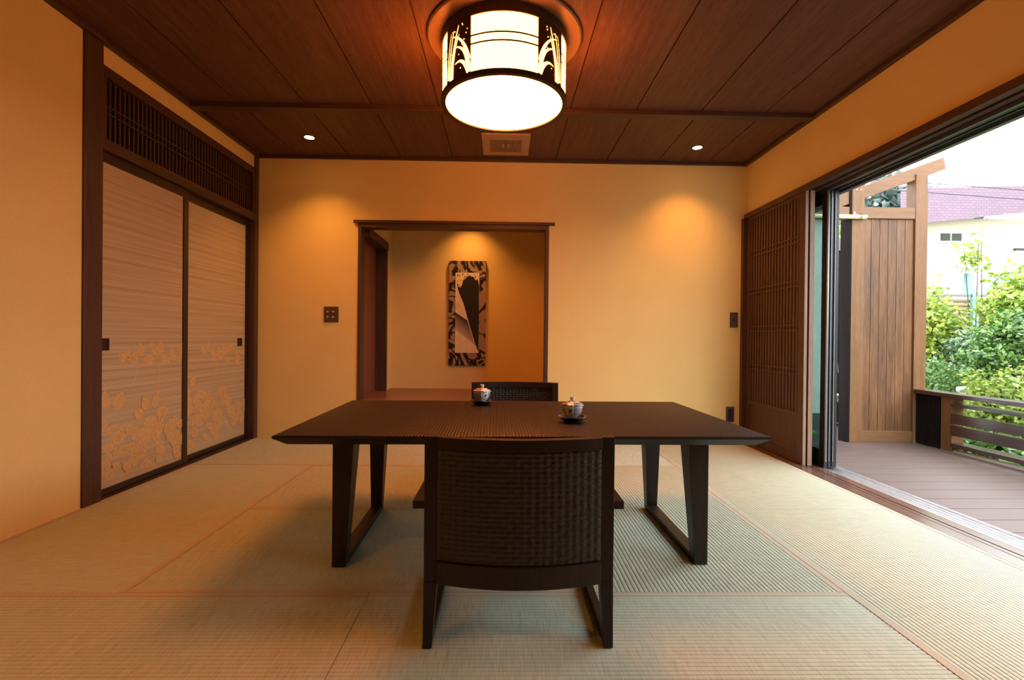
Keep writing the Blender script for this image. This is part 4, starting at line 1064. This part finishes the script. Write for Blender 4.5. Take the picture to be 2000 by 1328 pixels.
# overcast sky: brightest overhead, dimmer toward the horizon
tc_ = wt.nodes.new('ShaderNodeTexCoord'); sx_ = wt.nodes.new('ShaderNodeSeparateXYZ'); wt.links.new(tc_.outputs['Generated'], sx_.inputs[0])
mr_ = wt.nodes.new('ShaderNodeMapRange'); wt.links.new(sx_.outputs['Z'], mr_.inputs['Value'])
mr_.inputs['From Min'].default_value = 0.0; mr_.inputs['From Max'].default_value = 1.0
mr_.inputs['To Min'].default_value = SKY * 0.8; mr_.inputs['To Max'].default_value = SKY
wt.links.new(mr_.outputs['Result'], bg.inputs['Strength'])
bg.inputs['Color'].default_value = (0.91, 0.97, 1.04, 1)

sun = bpy.data.lights.new('sun', 'SUN'); sun.energy = 4.0; sun.angle = math.radians(3.0); sun.color = (1.0, 0.95, 0.86)
so_ = bpy.data.objects.new('sun', sun); COL.objects.link(so_)
so_.rotation_euler = Vector((0.55, 0.35, -0.9)).to_track_quat('-Z', 'Y').to_euler()

def spot(name, loc, target, energy, size, blend, color, radius=0.03):
    l = bpy.data.lights.new(name, 'SPOT'); l.energy = energy; l.spot_size = math.radians(size); l.spot_blend = blend; l.color = color; l.shadow_soft_size = radius
    o = bpy.data.objects.new(name, l); COL.objects.link(o); o.location = loc
    o.rotation_euler = (Vector(target) - Vector(loc)).to_track_quat('-Z', 'Y').to_euler()
    return o
for x, y in ((-1.668, 4.203), (1.709, 4.274)):
    spot('downlight_beam', (x, y, CZ - 0.012), (x, y + 0.10, 0), 62, 108, 1.0, (1.0, 0.40, 0.09))
for x in (-1.668, 1.709):
    spot('downlight_beam', (x, 0.15, CZ - 0.012), (x, 0.25, 0), 125, 106, 1.0, (1.0, 0.33, 0.055))
spot('alcove_beam', (-0.385, 5.46, 2.44), (-0.385, 5.60, 0), 50, 110, 1.0, (1.0, 0.40, 0.09))

# ================================================================== CAMERA
yaw, pitch, roll = 0.02006, -0.0049, 0.00982
cy_, sy_ = math.cos(yaw), math.sin(yaw); cp_, sp2 = math.cos(pitch), math.sin(pitch); cr_, sr_ = math.cos(roll), math.sin(roll)
fwd = Vector((sy_ * cp_, cy_ * cp_, sp2)); right = Vector((cy_, -sy_, 0)); up = right.cross(fwd)
r2 = right * cr_ + up * sr_; u2 = up * cr_ - right * sr_
cam = bpy.data.cameras.new('camera'); cam.sensor_width = 36; cam.lens = 949.274 * 36 / 2000; cam.clip_start = 0.05; cam.clip_end = 300
co = bpy.data.objects.new('camera', cam); COL.objects.link(co)
co.matrix_world = Matrix(((r2.x, u2.x, -fwd.x, 0), (r2.y, u2.y, -fwd.y, 0), (r2.z, u2.z, -fwd.z, EYE), (0, 0, 0, 1)))
SC.camera = co

SC.view_settings.view_transform = 'Standard'; SC.view_settings.look = 'None'
SC.view_settings.exposure = 0.0; SC.view_settings.gamma = 1.0; SC.view_settings.use_curve_mapping = False
SC.cycles.use_denoising = True
SC.cycles.max_bounces = 10; SC.cycles.transparent_max_bounces = 16
SC.cycles.sample_clamp_indirect = 12.0
